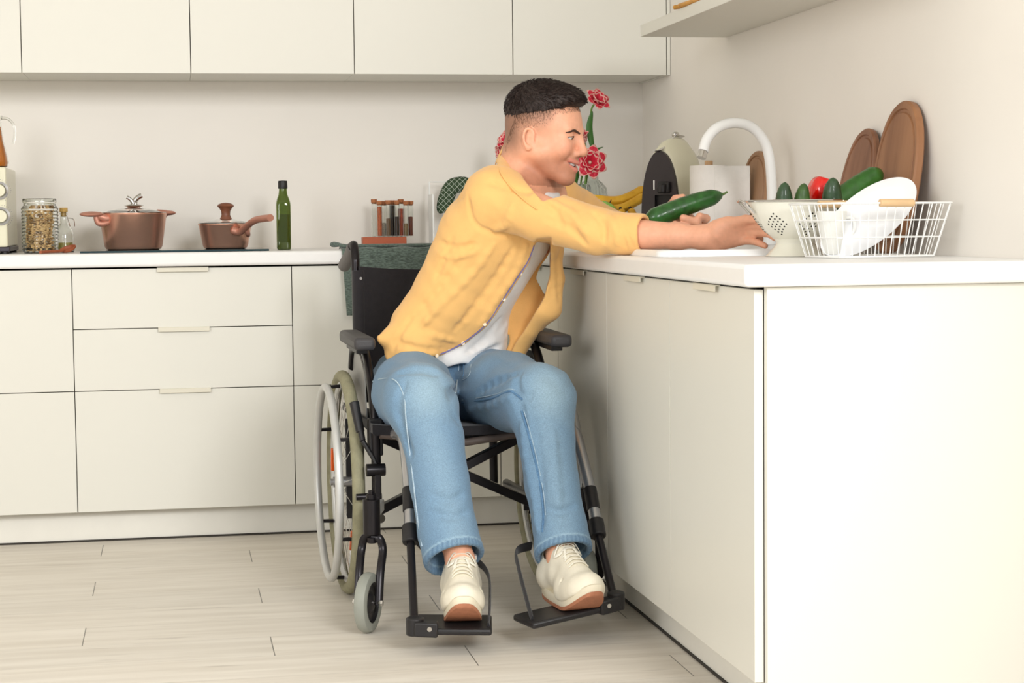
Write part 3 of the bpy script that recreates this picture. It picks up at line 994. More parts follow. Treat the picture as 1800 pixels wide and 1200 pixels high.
# spice rack with test tubes
rx0, rx1, ry = -0.4435, -0.294, 0.44
rk = MB().box(rx0, rx1, ry-0.022, ry+0.030, TZ, TZ+0.037).build('spice_rack', wood_mat('cherry_wood', (190, 100, 66), (166, 82, 52), 10, (0.25, 1, 1)), bevel=0.0015)
tag(rk, 'reddish wooden block holding nine spice test tubes', 'rack')
tubes = [(658, 1, None, 0, 'empty test tube with cork, leftmost in the spice rack', 350), (667.5, 0, (224, 112, 66), 363, 'test tube nearly full of orange spice, second from the left', 353),
         (675, 1, (222, 206, 186), 392, 'test tube of pale powder between the left orange tube and a brown one', 353), (683, 0, (132, 102, 74), 384, 'test tube two thirds full of greyish brown spice', 352),
         (690, 1, (54, 40, 36), 361, 'test tube filled to the cork with black peppercorns', 352), (698, 0, (62, 48, 44), 381, 'test tube two thirds full of dark seeds', 352),
         (705, 1, (220, 92, 62), 367, 'test tube nearly full of red spice, right of centre', 350), (714, 0, (142, 116, 80), 393, 'test tube half full of olive brown spice', 353),
         (722, 1, (138, 66, 44), 381, 'test tube two thirds full of rust red powder, rightmost', 353)]
tr = 0.0092
for u, row, colr, fv, lab, tv in tubes:
    yy = ry-0.010+0.022*row
    c = at(u, 400, yy)
    zt_ = at(u, tv, yy).z
    t = thing('spice_tube', (c.x, yy, TZ+0.0375), lab, 'test tube', 'spice tubes in the wooden rack')
    b0 = Vector((c.x, yy, TZ+0.0375))
    h = zt_-b0.z
    MB().lathe([(0.001, 0.0), (tr, 0.001), (tr, h-0.012), (tr-0.0011, h-0.012), (tr-0.0011, 0.002), (0.001, 0.0015)], b0, 20).build('tube_glass', M_glass, t)
    MB().lathe([(0.0005, h-0.016), (tr-0.0013, h-0.016), (tr-0.0013, h-0.0115), (tr+0.0012, h-0.0115), (tr+0.0012, h), (0.0005, h)], b0, 20).build('cork', M_cork, t)
    if colr:
        hh = at(u, fv, yy).z-b0.z
        nm = 'spice_%d_%d' % (colr[0], colr[1])
        MB().lathe([(0.0005, 0.0022), (tr-0.0016, 0.003), (tr-0.0016, hh), (0.0005, hh+0.001)], b0, 20).build('spice', mat(nm, colr, 0.8, noise=0.35, nscale=420, bump=0.6, bscale=500), t)

# grey-green towel hanging over the front of the back worktop
M_towel = mat('grey_green_weave', (92, 106, 98), 0.95, bump=1.0, bscale=260, noise=0.45, nscale=300, stretch=(0.35, 1, 1.4), sheen=0.3)
mb = MB()
NX, NL = 44, 40
x0t, x1t = -0.558, -0.03
vs, fs = [], []
L1, L2 = 0.10, 0.215
for i in range(NX+1):
    fx = i/NX
    for j in range(NL+1):
        s_ = j/NL*(L1+L2)
        wv = 0.004*math.sin(fx*21)+0.003*math.sin(fx*47+1)
        if s_ < L1-0.012:
            y_ = -0.030+(L1-0.012-s_)
            z_ = TZ+0.005+0.002*math.sin(fx*30+s_*40)
        elif s_ < L1+0.012:
            a = (s_-(L1-0.012))/0.024*PI/2
            y_ = -0.030-0.008*math.sin(a)
            z_ = TZ+0.005-0.008*(1-math.cos(a))
        else:
            dn = s_-L1-0.012
            y_ = -0.0385-0.004-wv*min(1, dn*8)*0.7
            z_ = TZ-0.003-dn
        xx = x0t+(x1t-x0t)*fx+0.012*(max(0, s_-L1)/L2)*(1-fx)
        vs.append((xx, y_, z_))
for i in range(NX):
    for j in range(NL):
        a = i*(NL+1)+j
        fs.append((a, a+1, a+NL+2, a+NL+1))
mb.add(vs, fs)
tw = mb.build('towel', M_towel, solid=0.0045)
tag(tw, 'grey-green woven towel draped over the back worktop edge behind the wheelchair', 'towel')
mb = MB()
mb.tube(bez([(-0.581, 0.030, TZ+0.018), (-0.566, 0.012, TZ+0.0175), (-0.54, -0.006, TZ+0.0125), (-0.48, -0.012, TZ+0.0125), (-0.30, -0.008, TZ+0.0125), (-0.10, -0.010, TZ+0.0125)], 6), [0.010, 0.0115, 0.012, 0.012, 0.0115, 0.011, 0.010]+[0.0085]*24, 12, sq=(1.1, 0.75)).build('rolled_edge', M_towel, tw)

# white stand with a rolled checked cloth
t = thing('cloth_stand', (-0.22, 0.47, TZ), 'white two-sided stand on the back worktop, behind the man\'s back', 'stand')
a0 = at(757, 415, 0.45)
MB().box(-0.206, -0.200, 0.40, 0.50, TZ, TZ+0.181).build('side_panel', M_white, t, bevel=0.001)
MB().box(-0.044, -0.038, 0.40, 0.50, TZ, TZ+0.181).build('side_panel', M_white, t, bevel=0.001)
MB().box(-0.200, -0.044, 0.486, 0.494, TZ+0.002, TZ+0.010) .tube([(-0.044,0.49,TZ+0.224),(-0.200,0.49,TZ+0.224)],0.002,6).tube([(-0.044,0.49,TZ+0.224),(-0.044,0.49,TZ+0.006)],0.002,6).bar((-0.2030, 0.490, TZ+0.178), (-0.2030, 0.490, TZ+0.226), 0.005, 0.005, up=(0, 1, 0)).bar((-0.041, 0.490, TZ+0.178), (-0.041, 0.490, TZ+0.226), 0.005, 0.005, up=(0, 1, 0)).build('back_rail', M_white, t)


def check_mat():
    mt = bpy.data.materials.new('green_checked_cotton')
    mt.use_nodes = True
    nt = mt.node_tree
    b = nt.nodes['Principled BSDF']
    b.inputs['Roughness'].default_value = 0.95
    tc = nt.nodes.new('ShaderNodeTexCoord')
    mp = nt.nodes.new('ShaderNodeMapping')
    mp.inputs['Rotation'].default_value = (0.3, 0.75, 0.2)
    nt.links.new(tc.outputs['Object'], mp.inputs['Vector'])
    sp = nt.nodes.new('ShaderNodeSeparateXYZ')
    nt.links.new(mp.outputs['Vector'], sp.inputs[0])
    outs = []
    for i in (0, 2):
        d = nt.nodes.new('ShaderNodeMath')
        d.operation = 'MULTIPLY'
        d.inputs[1].default_value = 75.0
        nt.links.new(sp.outputs[i], d.inputs[0])
        f = nt.nodes.new('ShaderNodeMath')
        f.operation = 'FRACT'
        nt.links.new(d.outputs[0], f.inputs[0])
        l = nt.nodes.new('ShaderNodeMath')
        l.operation = 'LESS_THAN'
        l.inputs[1].default_value = 0.09
        nt.links.new(f.outputs[0], l.inputs[0])
        outs.append(l.outputs[0])
    m_ = nt.nodes.new('ShaderNodeMath')
    m_.operation = 'MAXIMUM'
    nt.links.new(outs[0], m_.inputs[0])
    nt.links.new(outs[1], m_.inputs[1])
    r = ramp_mix(nt, m_.outputs[0], lin((56, 76, 52)), lin((196, 206, 190)))
    nt.links.new(r, b.inputs['Base Color'])
    return mt


mb = MB()
c0 = Vector((-0.160, 0.430, TZ+0.165))
mb.tube(bez([c0+Vector((0.004, 0, -0.046)), c0+Vector((0.000, 0, -0.03)), c0+Vector((0.006, 0, 0.0)), c0+Vector((0.022, 0, 0.034)), c0+Vector((0.040, 0, 0.046)), c0+Vector((0.075, 0, 0.046)), c0+Vector((0.095, 0, 0.02))], 6), [0.010, 0.019, 0.023, 0.025, 0.027, 0.028]+[0.028]*28+[0.02, 0.014, 0.008], 16, sq=(1, 1.0))
cl = mb.build('checked_cloth', check_mat())
cl.modifiers.new('sub', 'SUBSURF').render_levels = 1
tag(cl, 'rolled green checked tea towel in the white stand, behind the man\'s shoulder', 'cloth')

# ================================================================ corner: vases, tulips, fruit
def ribbed_vase(c, prof, ribs, label, name='glass_vase'):
    N = ribs*6
    vs, fs = [], []
    m_ = len(prof)
    for r, z, dp in prof:
        for k in range(N):
            a = 2*PI*k/N
            rr = r*(1+dp*math.cos(a*ribs))
            vs.append((c[0]+rr*math.cos(a), c[1]+rr*math.sin(a), c[2]+z))
    for i in range(m_-1):
        for k in range(N):
            l = (k+1) % N
            fs.append((i*N+k, i*N+l, (i+1)*N+l, (i+1)*N+k))
    fs.append(tuple(reversed(range(N))))
    fs.append(tuple((m_-1)*N+k for k in range(N)))
    mb = MB()
    mb.add(vs, fs)
    o = mb.build(name, mat('ribbed_glass', (238, 243, 240), 0.03, trans=0.97, ior=1.4), ang=60)
    return tag(o, label, 'vase')


V1 = (0.318, 0.25, TZ)
ribbed_vase(V1, [(0.04, 0, 0), (0.050, 0.004, .02), (0.053, 0.03, .035), (0.053, 0.165, .035), (0.048, 0.195, .035), (0.034, 0.213, .02), (0.022, 0.222, 0), (0.021, 0.262, 0), (0.0235, 0.268, 0),
                 (0.0205, 0.267, 0), (0.018, 0.258, 0), (0.018, 0.222, 0), (0.031, 0.208, 0), (0.044, 0.190, 0), (0.048, 0.16, 0), (0.048, 0.03, 0), (0.04, 0.008, 0)], 26, 'ribbed round-shouldered glass vase with narrow neck, in the corner behind the bananas')
V2 = (0.232, 0.165, TZ)
ribbed_vase(V2, [(0.05, 0, 0), (0.055, 0.004, .02), (0.060, 0.03, .035), (0.062, 0.16, .035), (0.060, 0.196, .03), (0.057, 0.205, 0), (0.054, 0.205, 0), (0.055, 0.19, 0), (0.056, 0.03, 0), (0.05, 0.008, 0)], 24, 'wide ribbed glass vase beside the man\'s chin, holding the red tulips')

M_petal = mat('tulip_red', (214, 38, 66), 0.5, noise=0.12, nscale=120)
M_pedge = mat('tulip_pale_edge', (246, 190, 178), 0.5, noise=0.05)
M_stem = mat('tulip_green', (112, 152, 68), 0.5, noise=0.12, nscale=60)
M_leaf = mat('leaf_green', (62, 112, 44), 0.45, noise=0.15, nscale=80, stretch=(4, 4, 0.4))


def petal(mb, c, axis, side, L, W, open_, cup):
    """curved tulip petal from centre c along axis, leaning to side"""
    nrm = axis.cross(side).normalized()
    nu, nv = 8, 10
    vs, fs, mi = [], [], []
    for j in range(nv+1):
        t = j/nv
        w = W*math.sin(PI*min(1, t*0.93+0.04))**0.62
        ang = open_*t**0.8
        p = c+axis*(L*t*math.cos(ang))+side*(L*t*math.sin(ang)+0.006)
        for i in range(nu+1):
            x = (i/nu-0.5)*2
            q = p+nrm*(x*w)-side*(cup*(x*x)*w)+axis*(0.0015*math.sin(9*x+t*6))
            vs.append(q)
    base = len(mb.v)
    for j in range(nv):
        for i in range(nu):
            a = j*(nu+1)+i
            fs.append((a, a+1, a+nu+2, a+nu+1))
    n0 = len(mb.f)
    mb.add(vs, fs)
    for k in range(len(fs)):
        j, i = divmod(k, nu)
        mb.mi[n0+k] = 1 if (i == 0 or i == nu-1 or j >= nv-1) else 0


def tulip(c, axis, base, label, size=1.0, open_=1.0, leafs=(), n=6, mid=None):
    t = thing('tulip', tuple(base), label, 'flower', 'red tulips with pale petal edges')
    c = Vector(c)
    axis = Vector(axis).normalized()
    e1 = axis.cross(Vector((0.3, 0.9, 0.1))).normalized()
    e2 = axis.cross(e1)
    mb = MB()
    for k in range(n):
        a = 2*PI*k/n
        petal(mb, c, axis, (e1*math.cos(a)+e2*math.sin(a)), 0.046*size, 0.0245*size, open_, 0.45)
    for k in range(n):
        a = 2*PI*(k+0.5)/n
        petal(mb, c+axis*0.003, axis, (e1*math.cos(a)+e2*math.sin(a)), 0.038*size, 0.018*size, open_*0.55, 0.7)
    mb.build('petals', [M_petal, M_pedge], t, solid=0.0008)
    st = [c, c-axis*0.03+Vector((0, 0, -0.01))]
    if mid is not None:
        st.append(Vector(mid))
    st.append(Vector(base))
    MB().tube(bez(st, 8), 0.0031, 8).build('stem', M_stem, t)
    MB().ball(c+axis*0.006, 0.006, 10, 8).build('pistil', mat('pale_pistil', (238, 222, 196), 0.6, noise=0.1), t)
    for a_, b_, m_, w in leafs:
        a_, b_, m_ = Vector(a_), Vector(b_), Vector(m_)
        pts = bez([a_, m_, b_], 8)
        vs, fs = [], []
        for i, p in enumerate(pts):
            tt = i/(len(pts)-1)
            ww = w*math.sin(PI*(0.12+0.86*tt))**0.8
            vs += [p-Vector((ww, 0, 0)), p+Vector((0, 0.25*ww, 0)), p+Vector((ww, 0, 0))]
        for i in range(len(pts)-1):
            fs += [(3*i, 3*i+1, 3*i+4, 3*i+3), (3*i+1, 3*i+2, 3*i+5, 3*i+4)]
        l = MB()
        l.add(vs, fs)
        l.build('leaf', M_leaf, t, solid=0.001)
    return t


VB = Vector((V2[0], V2[1], TZ+0.012))
tulip(at(1046, 182, 0.15), (0.30, -0.75, 0.6), VB+Vector((0.018, 0.01, 0)), 'red tulip highest above the others, beside the man\'s forehead', 1.05, 1.05,
      [(at(1042, 262, 0.15), at(1041, 195, 0.15), at(1036, 225, 0.15), 0.011)], mid=at(1038, 262, 0.155))
tulip(at(1036, 286, 0.12), (0.02, -0.98, 0.15), VB+Vector((0.01, -0.02, 0)), 'wide open red tulip in front of the man\'s nose and mouth', 1.22, 1.25,
      [(at(1012, 345, 0.14), at(1018, 300, 0.13), at(1008, 322, 0.13), 0.014), (at(1045, 268, 0.17), at(1060, 258, 0.18), at(1050, 262, 0.17), 0.008)], n=7)
tulip(at(1024, 252, 0.16), (-0.35, -0.4, 0.85), VB+Vector((0.0, 0.02, 0)), 'half closed red tulip mostly hidden by the man\'s nose', 0.95, 0.6)
tulip(at(895, 250, 0.22), (-0.8, -0.4, 0.5), VB+Vector((-0.025, 0.02, 0)), 'pale red tulip drooping behind the man\'s nape', 0.85, 0.9, mid=at(960, 300, 0.2))
tulip(at(889, 266, 0.26), (-0.9, -0.2, -0.1), VB+Vector((-0.03, 0.0, 0)), 'drooping red tulip lowest behind the man\'s shirt collar', 0.8, 0.8, mid=at(950, 320, 0.22))

# fruit bowl
bc = Vector((0.300, -0.14, TZ))
o = MB().lathe([(0.002, 0.0), (0.045, 0.0), (0.048, 0.012), (0.060, 0.028), (0.092, 0.048), (0.104, 0.070), (0.107, 0.082), (0.103, 0.082), (0.098, 0.070), (0.088, 0.054), (0.055, 0.036), (0.002, 0.032)], bc, 40).build('fruit_bowl', mat('dark_wood_bowl', (82, 46, 36), 0.5, noise=0.2, nscale=25))
tag(o, 'dark wooden bowl holding bananas and a green apple, behind the yellow sleeves', 'bowl')
M_ban = mat('banana_skin', (232, 182, 54), 0.45, noise=0.08, nscale=30, c2=(214, 158, 40))
M_bans = mat('banana_stalk', (150, 150, 60), 0.6, noise=0.2)
M_bant = mat('banana_tip', (60, 44, 30), 0.8, noise=0.2)


def banana(pts, label, r=0.0165):
    p = bez(pts, 6)
    n = len(p)
    rs = [r*(0.42+0.58*min(1, (i/(n-1))*5.0))*min(1, 0.45+(n-1-i)/(n-1)*4.5) for i in range(n)]
    t = thing('banana', tuple(p[n//2]), label, 'fruit', 'bananas in the dark bowl')
    MB().tube(p, rs, 6).build('peel', M_ban, t, bevel=0.003, ang=70)
    MB().tube([p[0]+(p[0]-p[1]).normalized()*0.022, p[0]], [r*0.42, r*0.46], 6).build('stalk', M_bans, t)
    MB().tube([p[-1], p[-1]+(p[-1]-p[-2]).normalized()*0.007], [r*0.42, r*0.3], 6).build('tip', M_bant, t)


ya = -0.14
banana([at(1041, 345, ya), at(1060, 352, ya-0.01), at(1090, 352, ya-0.01), at(1117, 341, ya), at(1134, 330, ya)], 'uppermost banana of the bunch, reaching to the coffee machine', 0.0175)
banana([at(1044, 352, ya-0.03), at(1062, 366, ya-0.04), at(1092, 366, ya-0.04), at(1117, 354, ya-0.03), at(1136, 342, ya-0.03)], 'banana lying just under the uppermost one', 0.016)
banana([at(1031, 352, ya-0.02), at(1033, 366, ya-0.035), at(1040, 384, ya-0.04), at(1056, 396, ya-0.03)], 'banana curving down at the left end of the bowl', 0.015)
banana([at(1132, 392, ya-0.04), at(1122, 386, ya-0.06), at(1113, 378, ya-0.07), at(1108, 367, ya-0.065)], 'banana with dark tip pointing up at the right of the bowl', 0.014)
banana([at(1104, 398, ya-0.06), at(1097, 388, ya-0.08), at(1094, 378, ya-0.085), at(1091, 368, ya-0.08)], 'short banana with dark tip beside the green apple', 0.014)
ac = at(1064, 371, ya-0.065)
t = thing('green_apple', tuple(ac-Vector((0, 0, 0.03))), 'green apple on the bananas, peeping over the yellow sleeve', 'fruit')
MB().lathe([(0.001, -0.024), (0.012, -0.029), (0.024, -0.022), (0.0325, -0.002), (0.0325, 0.010), (0.026, 0.023), (0.014, 0.028), (0.006, 0.0255), (0.001, 0.020)], ac, 28, rot=Matrix.Rotation(0.5, 3, 'Y')).build('apple_skin', mat('apple_green', (140, 186, 84), 0.35, noise=0.08, nscale=90), t)
MB().tube([ac+Vector((0.011, 0, 0.018)), ac+Vector((0.019, -0.002, 0.036))], 0.0016, 6).build('stalk', M_bant, t)

# ================================================================ coffee machine
fc = Vector((0.358, -0.50, TZ))
fn = Vector((-0.70, -0.71, 0)).normalized()        # front normal
fr2 = Vector((-fn.y, fn.x, 0))                      # to the right seen from the front
if fr2.x < 0:
    fr2 = -fr2
t = thing('coffee_machine', tuple(fc), 'cream capsule coffee machine with black oval front, in the corner by the wall', 'coffee machine')


def ogive(w, h, n=40):
    """egg-shaped outline, flat bottom; returns (x,z) list"""
    pts = []
    for k in range(n+1):
        a = PI*k/n
        x = -math.cos(a)
        z = math.sin(a)**0.75
        xx = x*w*(1-0.10*(1-z))
        pts.append((xx, h*z))
    return pts


def sect(sc, dep, w, h, z0, dz=0.0):
    return [fc-fn*dep+fr2*(x*sc)+ZU*(z0+z*sc+dz) for x, z in ogive(w, h)]


W_, H_ = 0.071, 0.285
mb = MB()
rows_ = [(1.0, 0.0, 0), (1.03, 0.004, 0), (1.10, 0.03, 0), (1.14, 0.07, 0), (1.14, 0.11, 0), (1.06, 0.15, 0), (0.88, 0.185, 0), (0.55, 0.207, 0), (0.1, 0.214, 0)]
vs, fs = [], []
N = 41
for sc, dp, dz in rows_:
    vs += sect(sc, dp, W_, H_, 0.008)
for i in range(len(rows_)-1):
    for k in range(N-1):
        fs.append((i*N+k, i*N+k+1, (i+1)*N+k+1, (i+1)*N+k))
    fs.append((i*N+N-1, i*N, (i+1)*N, (i+1)*N+N-1))
fs.append(tuple(range(N)))
mb.add(vs, fs)
mb.build('shell', M_cream, t, ang=60)
# black front with a recess
M_bf = mat('black_front_plastic', (46, 38, 42), 0.32, noise=0.05)
front = ogive(W_*0.97, H_*0.985)
mb = MB()
n0 = len(front)
z0 = 0.009
rec = []
for x, z in front:
    rec.append((max(-0.016, min(0.050, x*0.9)), max(0.035, min(0.150, z))))
A_ = [fc+fn*0.012+fr2*x+ZU*(z0+z) for x, z in front]
A0 = [fc+fn*0.0005+fr2*x+ZU*(z0+z) for x, z in front]
B_ = [fc+fn*0.012+fr2*x+ZU*(z0+z) for x, z in rec]
C_ = [fc-fn*0.05+fr2*x+ZU*(z0+z) for x, z in rec]
vs = A0+A_+B_
fs = []
for k in range(n0):
    l = (k+1) % n0
    fs += [(k, l, n0+l, n0+k), (n0+k, n0+l, 2*n0+l, 2*n0+k)]
mb.add(vs, fs)
fr_o = mb.build('front_panel', M_bf, t, ang=40)
mb = MB()
mb.add([fc+fn*0.0121+fr2*x+ZU*(z0+z) for x, z in [(-0.016, 0.035), (0.050, 0.035), (0.050, 0.150), (-0.016, 0.150)]]+[fc+fn*0.001+fr2*x+ZU*(z0+z) for x, z in [(-0.016, 0.035), (0.050, 0.035), (0.050, 0.150), (-0.016, 0.150)]], [(4, 5, 6, 7), (0, 1, 5, 4), (1, 2, 6, 5), (2, 3, 7, 6), (3, 0, 4, 7)])
mb.build('cup_bay', mat('bay_black', (16, 13, 15), 0.5, noise=0.05), t)
MB().bar(fc+fn*0.013+fr2*0.018+ZU*0.165, fc+fn*0.013+fr2*0.018+ZU*0.198, 0.040, 0.024, up=fn).cyl(fc+fn*0.026+fr2*0.018+ZU*0.165, fc+fn*0.026+fr2*0.018+ZU*0.192, 0.012).build('brew_head', M_blackp, t, bevel=0.004)
MB().bar(fc+fn*0.0125-fr2*0.018+ZU*0.175, fc+fn*0.0125-fr2*0.018+ZU*0.203, 0.0045, 0.002, up=fn).build('status_light', M_white, t)
MB().tube(bez([fc+fn*0.022-fr2*0.012+ZU*0.290, fc+fn*0.004+ZU*0.294, fc-fn*0.04+ZU*0.316, fc-fn*0.085+ZU*0.336, fc-fn*0.13+ZU*0.336], 6), 0.008, 10, sq=(1.2, 0.35)).ball(fc-fn*0.088+ZU*0.342, (0.012, 0.012, 0.009)).build('lever', M_steel, t)
MB().bar(fc+fn*0.012+ZU*0.012+fr2*0.012, fc+fn*0.075+ZU*0.012+fr2*0.012, 0.075, 0.022).build('drip_tray', mat('tray_grey', (120, 112, 108), 0.4, metal=0.4), t, bevel=0.004)
MB().bar(fc+fn*0.045+ZU*0.023+fr2*0.012, fc+fn*0.045+ZU*0.076+fr2*0.012, 0.055, 0.045, up=fn).build('cup_stand', M_blackp, t, bevel=0.003)
mc = fc+fn*0.046+fr2*0.027+ZU*0.0765
t = thing('espresso_cup', tuple(mc), 'small white cup with handle standing in the coffee machine', 'cup')
MB().lathe([(0.001, 0.0), (0.014, 0.0), (0.019, 0.006), (0.0235, 0.022), (0.025, 0.038), (0.0235, 0.038), (0.0215, 0.022), (0.017, 0.008), (0.001, 0.004)], mc, 28).build('cup_body', M_white, t)
hd = -fr2
MB().tube(bez([mc+hd*0.022+ZU*0.034, mc+hd*0.036+ZU*0.036, mc+hd*0.041+ZU*0.024, mc+hd*0.034+ZU*0.010, mc+hd*0.019+ZU*0.010], 6), 0.0032, 8).build('cup_handle', M_white, t)

# ================================================================ paper towel holder
pc = Vector((0.432, -0.745, TZ))
t = thing('paper_towel_holder', tuple(pc), 'white kitchen paper roll upright on a wooden stick, left of the tap', 'kitchen roll')
MB().cyl(pc, pc+ZU*0.008, 0.050, n=40).build('base', mat('pale_wood_base', (206, 170, 128), 0.55, noise=0.1), t, bevel=0.002)
MB().cyl(pc+ZU*0.008, pc+ZU*0.252, 0.0115, n=20).build('wooden_stick', mat('pale_beech', (204, 164, 122), 0.55, noise=0.12, nscale=40, stretch=(1, 1, 0.1)), t, bevel=0.002)
M_paper = mat('kitchen_paper', (240, 236, 230), 0.95, noise=0.015, nscale=60, bump=0.35, bscale=160)
MB().lathe([(0.018, 0.0), (0.053, 0.0), (0.0545, 0.003), (0.0545, 0.227), (0.053, 0.230), (0.018, 0.230)], pc+ZU*0.0085, 56, closed=True).build('paper_roll', M_paper, t)
pts = [Vector((0.0, -0.055, 0)), Vector((0.03, -0.058, 0)), Vector((0.07, -0.060, 0)), Vector((0.103, -0.064, 0))]
vs, fs = [], []
pp = bez(pts, 6)
for p in pp:
    vs += [pc+p+ZU*0.009, pc+p+ZU*0.2355]
for i in range(len(pp)-1):
    fs.append((2*i, 2*i+1, 2*i+3, 2*i+2))
mb = MB()
mb.add(vs, fs)
mb.build('loose_sheet', M_paper, t, solid=0.001)

# ================================================================ sink and tap
t = thing('sink', ((SX0+SX1)/2, (SY0+SY1)/2, TZ), 'white drop-in sink with raised rim, under the man\'s forearms', 'sink')


def rrect(x0, x1, y0, y1, r, z, n=8):
    out = []
    for cx_, cy_, a0 in ((x1-r, y1-r, 0), (x0+r, y1-r, PI/2), (x0+r, y0+r, PI), (x1-r, y0+r, 1.5*PI)):
        for k in range(n+1):
            a = a0+PI/2*k/n
            out.append(Vector((cx_+r*math.cos(a), cy_+r*math.sin(a), z)))
    return out


rings = [rrect(SX0-0.035, SX1+0.030, SY0-0.035, SY1+0.035, 0.05, TZ+0.0004), rrect(SX0-0.034, SX1+0.029, SY0-0.034, SY1+0.034, 0.05, TZ+0.011), rrect(SX0-0.030, SX1+0.025, SY0-0.030, SY1+0.030, 0.05, TZ+0.0155),
         rrect(SX0-0.012, SX1+0.010, SY0-0.012, SY1+0.012, 0.045, TZ+0.015), rrect(SX0+0.004, SX1-0.004, SY0+0.004, SY1-0.004, 0.045, TZ+0.004), rrect(SX0+0.006, SX1-0.006, SY0+0.006, SY1-0.006, 0.045, TZ-0.030), rrect(SX0+0.012, SX1-0.012, SY0+0.02, SY1-0.02, 0.06, TZ-0.095), rrect(SX0+0.05, SX1-0.05, SY0+0.06, SY1-0.06, 0.06, TZ-0.103)]
NN = len(rings[0])
vs = [p for r in rings for p in r]
fs = []
for i in range(len(rings)-1):
    for k in range(NN):
        l = (k+1) % NN
        fs.append((i*NN+k, i*NN+l, (i+1)*NN+l, (i+1)*NN+k))
fs.append(tuple((len(rings)-1)*NN+k for k in range(NN)))
mb = MB()
mb.add(vs, fs)
mb.build('basin', mat('sink_white', (246, 245, 243), 0.25, noise=0.01), t, solid=0.0)
MB().cyl((0.25, -1.365, TZ-0.1028), (0.25, -1.365, TZ-0.1005), 0.04, n=32).build('drain', M_steel, t)
fb = Vector((0.485, -1.130, TZ))
t = thing('kitchen_tap', tuple(fb), 'tall white gooseneck kitchen tap with chrome nozzle', 'tap')
fb2 = fb+ZU*0.0165
MB().cyl(fb2-ZU*0.001, fb2+ZU*0.05, 0.0235, 0.0215, n=32).build('tap_base', M_white, t, bevel=0.002)
top = [fb2+ZU*0.05, at(1357, 350, -1.13), at(1354, 290, -1.13), at(1345, 252, -1.13), at(1322, 224, -1.14), at(1291, 216, -1.16), at(1262, 224, -1.18), at(1243, 244, -1.19), at(1236, 266, -1.20)]
MB().tube(bez(top, 8), 0.0137, 20).build('spout', M_white, t)
nz = at(1236, 266, -1.20)
nd = (nz-at(1240, 252, -1.195)).normalized()
MB().cyl(nz-nd*0.001, nz+nd*0.019, 0.0115, 0.0125, n=28).build('nozzle', M_steel, t)
MB().tube([fb2+Vector((0.0, -0.02, 0.03)), fb2+Vector((0.0, -0.05, 0.034)), fb2+Vector((-0.004, -0.095, 0.05))], [0.008, 0.007, 0.006], 12).build('tap_lever', M_white, t)

# ================================================================ boards against the wall
def board(y0, y1, ztop, lean, thick, label, colrs, wx, groove=True):
    """oval board standing on the worktop and leaning on the right wall"""
    cy_, ry_ = (y0+y1)/2, (y1-y0)/2
    H = ztop-TZ-0.001
    n = 64
    xb, xt = wx-lean, wx
    L_ = math.hypot(H, lean)
    ux = Vector((lean/L_, 0, H/L_))
    nx_ = Vector((-H/L_, 0, lean/L_))
    b0 = Vector((xb, cy_, TZ+0.001))

    def ring(sc, off):
        out = []
        for k in range(n):
            a = 2*PI*k/n
            ca, sa = math.cos(a), math.sin(a)
            q = 2.25
            rr = (abs(ca)**q+abs(sa)**q)**(-1/q)
            out.append(b0+ux*(L_/2+sa*rr*L_/2*sc)+Vector((0, ca*rr*ry_*sc, 0))+nx_*off)
        return out
    if groove:
        rs = [ring(0.96, 0), ring(1.0, 0.004), ring(1.0, thick-0.004), ring(0.97, thick), ring(0.90, thick), ring(0.885, thick-0.0035), ring(0.85, thick-0.0035), ring(0.835, thick)]
    else:
        rs = [ring(0.96, 0), ring(1.0, 0.004), ring(1.0, thick-0.004), ring(0.97, thick)]
    vs = [p for r in rs for p in r]
    fs = [tuple(range(n)), tuple(reversed(range((len(rs)-1)*n, len(rs)*n)))]
    for i in range(len(rs)-1):
        for k in range(n):
            l = (k+1) % n
            fs.append((i*n+k, (i+1)*n+k, (i+1)*n+l, i*n+l))
    mb = MB()
    mb.add(vs, fs)
    o = mb.build('cutting_board', wood_mat(*colrs), ang=30)
    return tag(o, label, 'cutting board')


board(-1.985, -1.740, 1.256, 0.050, 0.020, 'largest oval wooden board leaning on the right wall behind the wire basket', ('acacia_large', (164, 116, 80), (132, 88, 58), 9, (1, 1.6, 0.14)), 0.578)
board(-1.738, -1.530, 1.205, 0.062, 0.016, 'smaller oval wooden board leaning left of the largest one', ('acacia_medium', (154, 108, 80), (122, 80, 56), 10, (1, 1.8, 0.14)), 0.574)
board(-0.905, -0.665, 1.186, 0.035, 0.015, 'round wooden board on the wall behind the kitchen roll and the tap', ('acacia_small', (176, 136, 102), (150, 108, 76), 9, (1, 1.6, 0.2)), 0.577)

# ================================================================ colander with vegetables
cc_ = Vector((0.300, -1.868, TZ))
t = thing('colander', tuple(cc_), 'cream enamel footed colander with steel rim, full of vegetables', 'colander')
M_en = mat('cream_enamel_bowl', (240, 237, 222), 0.3, noise=0.01, coat=0.3)
bp = [(0.001, 0.030), (0.030, 0.032), (0.050, 0.040), (0.072, 0.058), (0.090, 0.080), (0.103, 0.103), (0.111, 0.1245)]
ip = [(max(r-0.002, 0.001), z+0.0015) for r, z in reversed(bp)]
MB().lathe(bp+ip, cc_, 72, closed=True).build('bowl', M_en, t)
MB().lathe([(0.050, 0.041), (0.044, 0.034), (0.043, 0.029), (0.050, 0.020), (0.064, 0.0045), (0.069, 0.0008), (0.067, 0.0008), (0.060, 0.006), (0.040, 0.030), (0.040, 0.036)], cc_, 64, closed=True).build('foot', M_en, t)
rm = MB().lathe([(0.109, 0.1225), (0.1145, 0.1225), (0.116, 0.1245), (0.1145, 0.127), (0.109, 0.127)], cc_, 72, closed=True).build('steel_rim', M_steel, t)
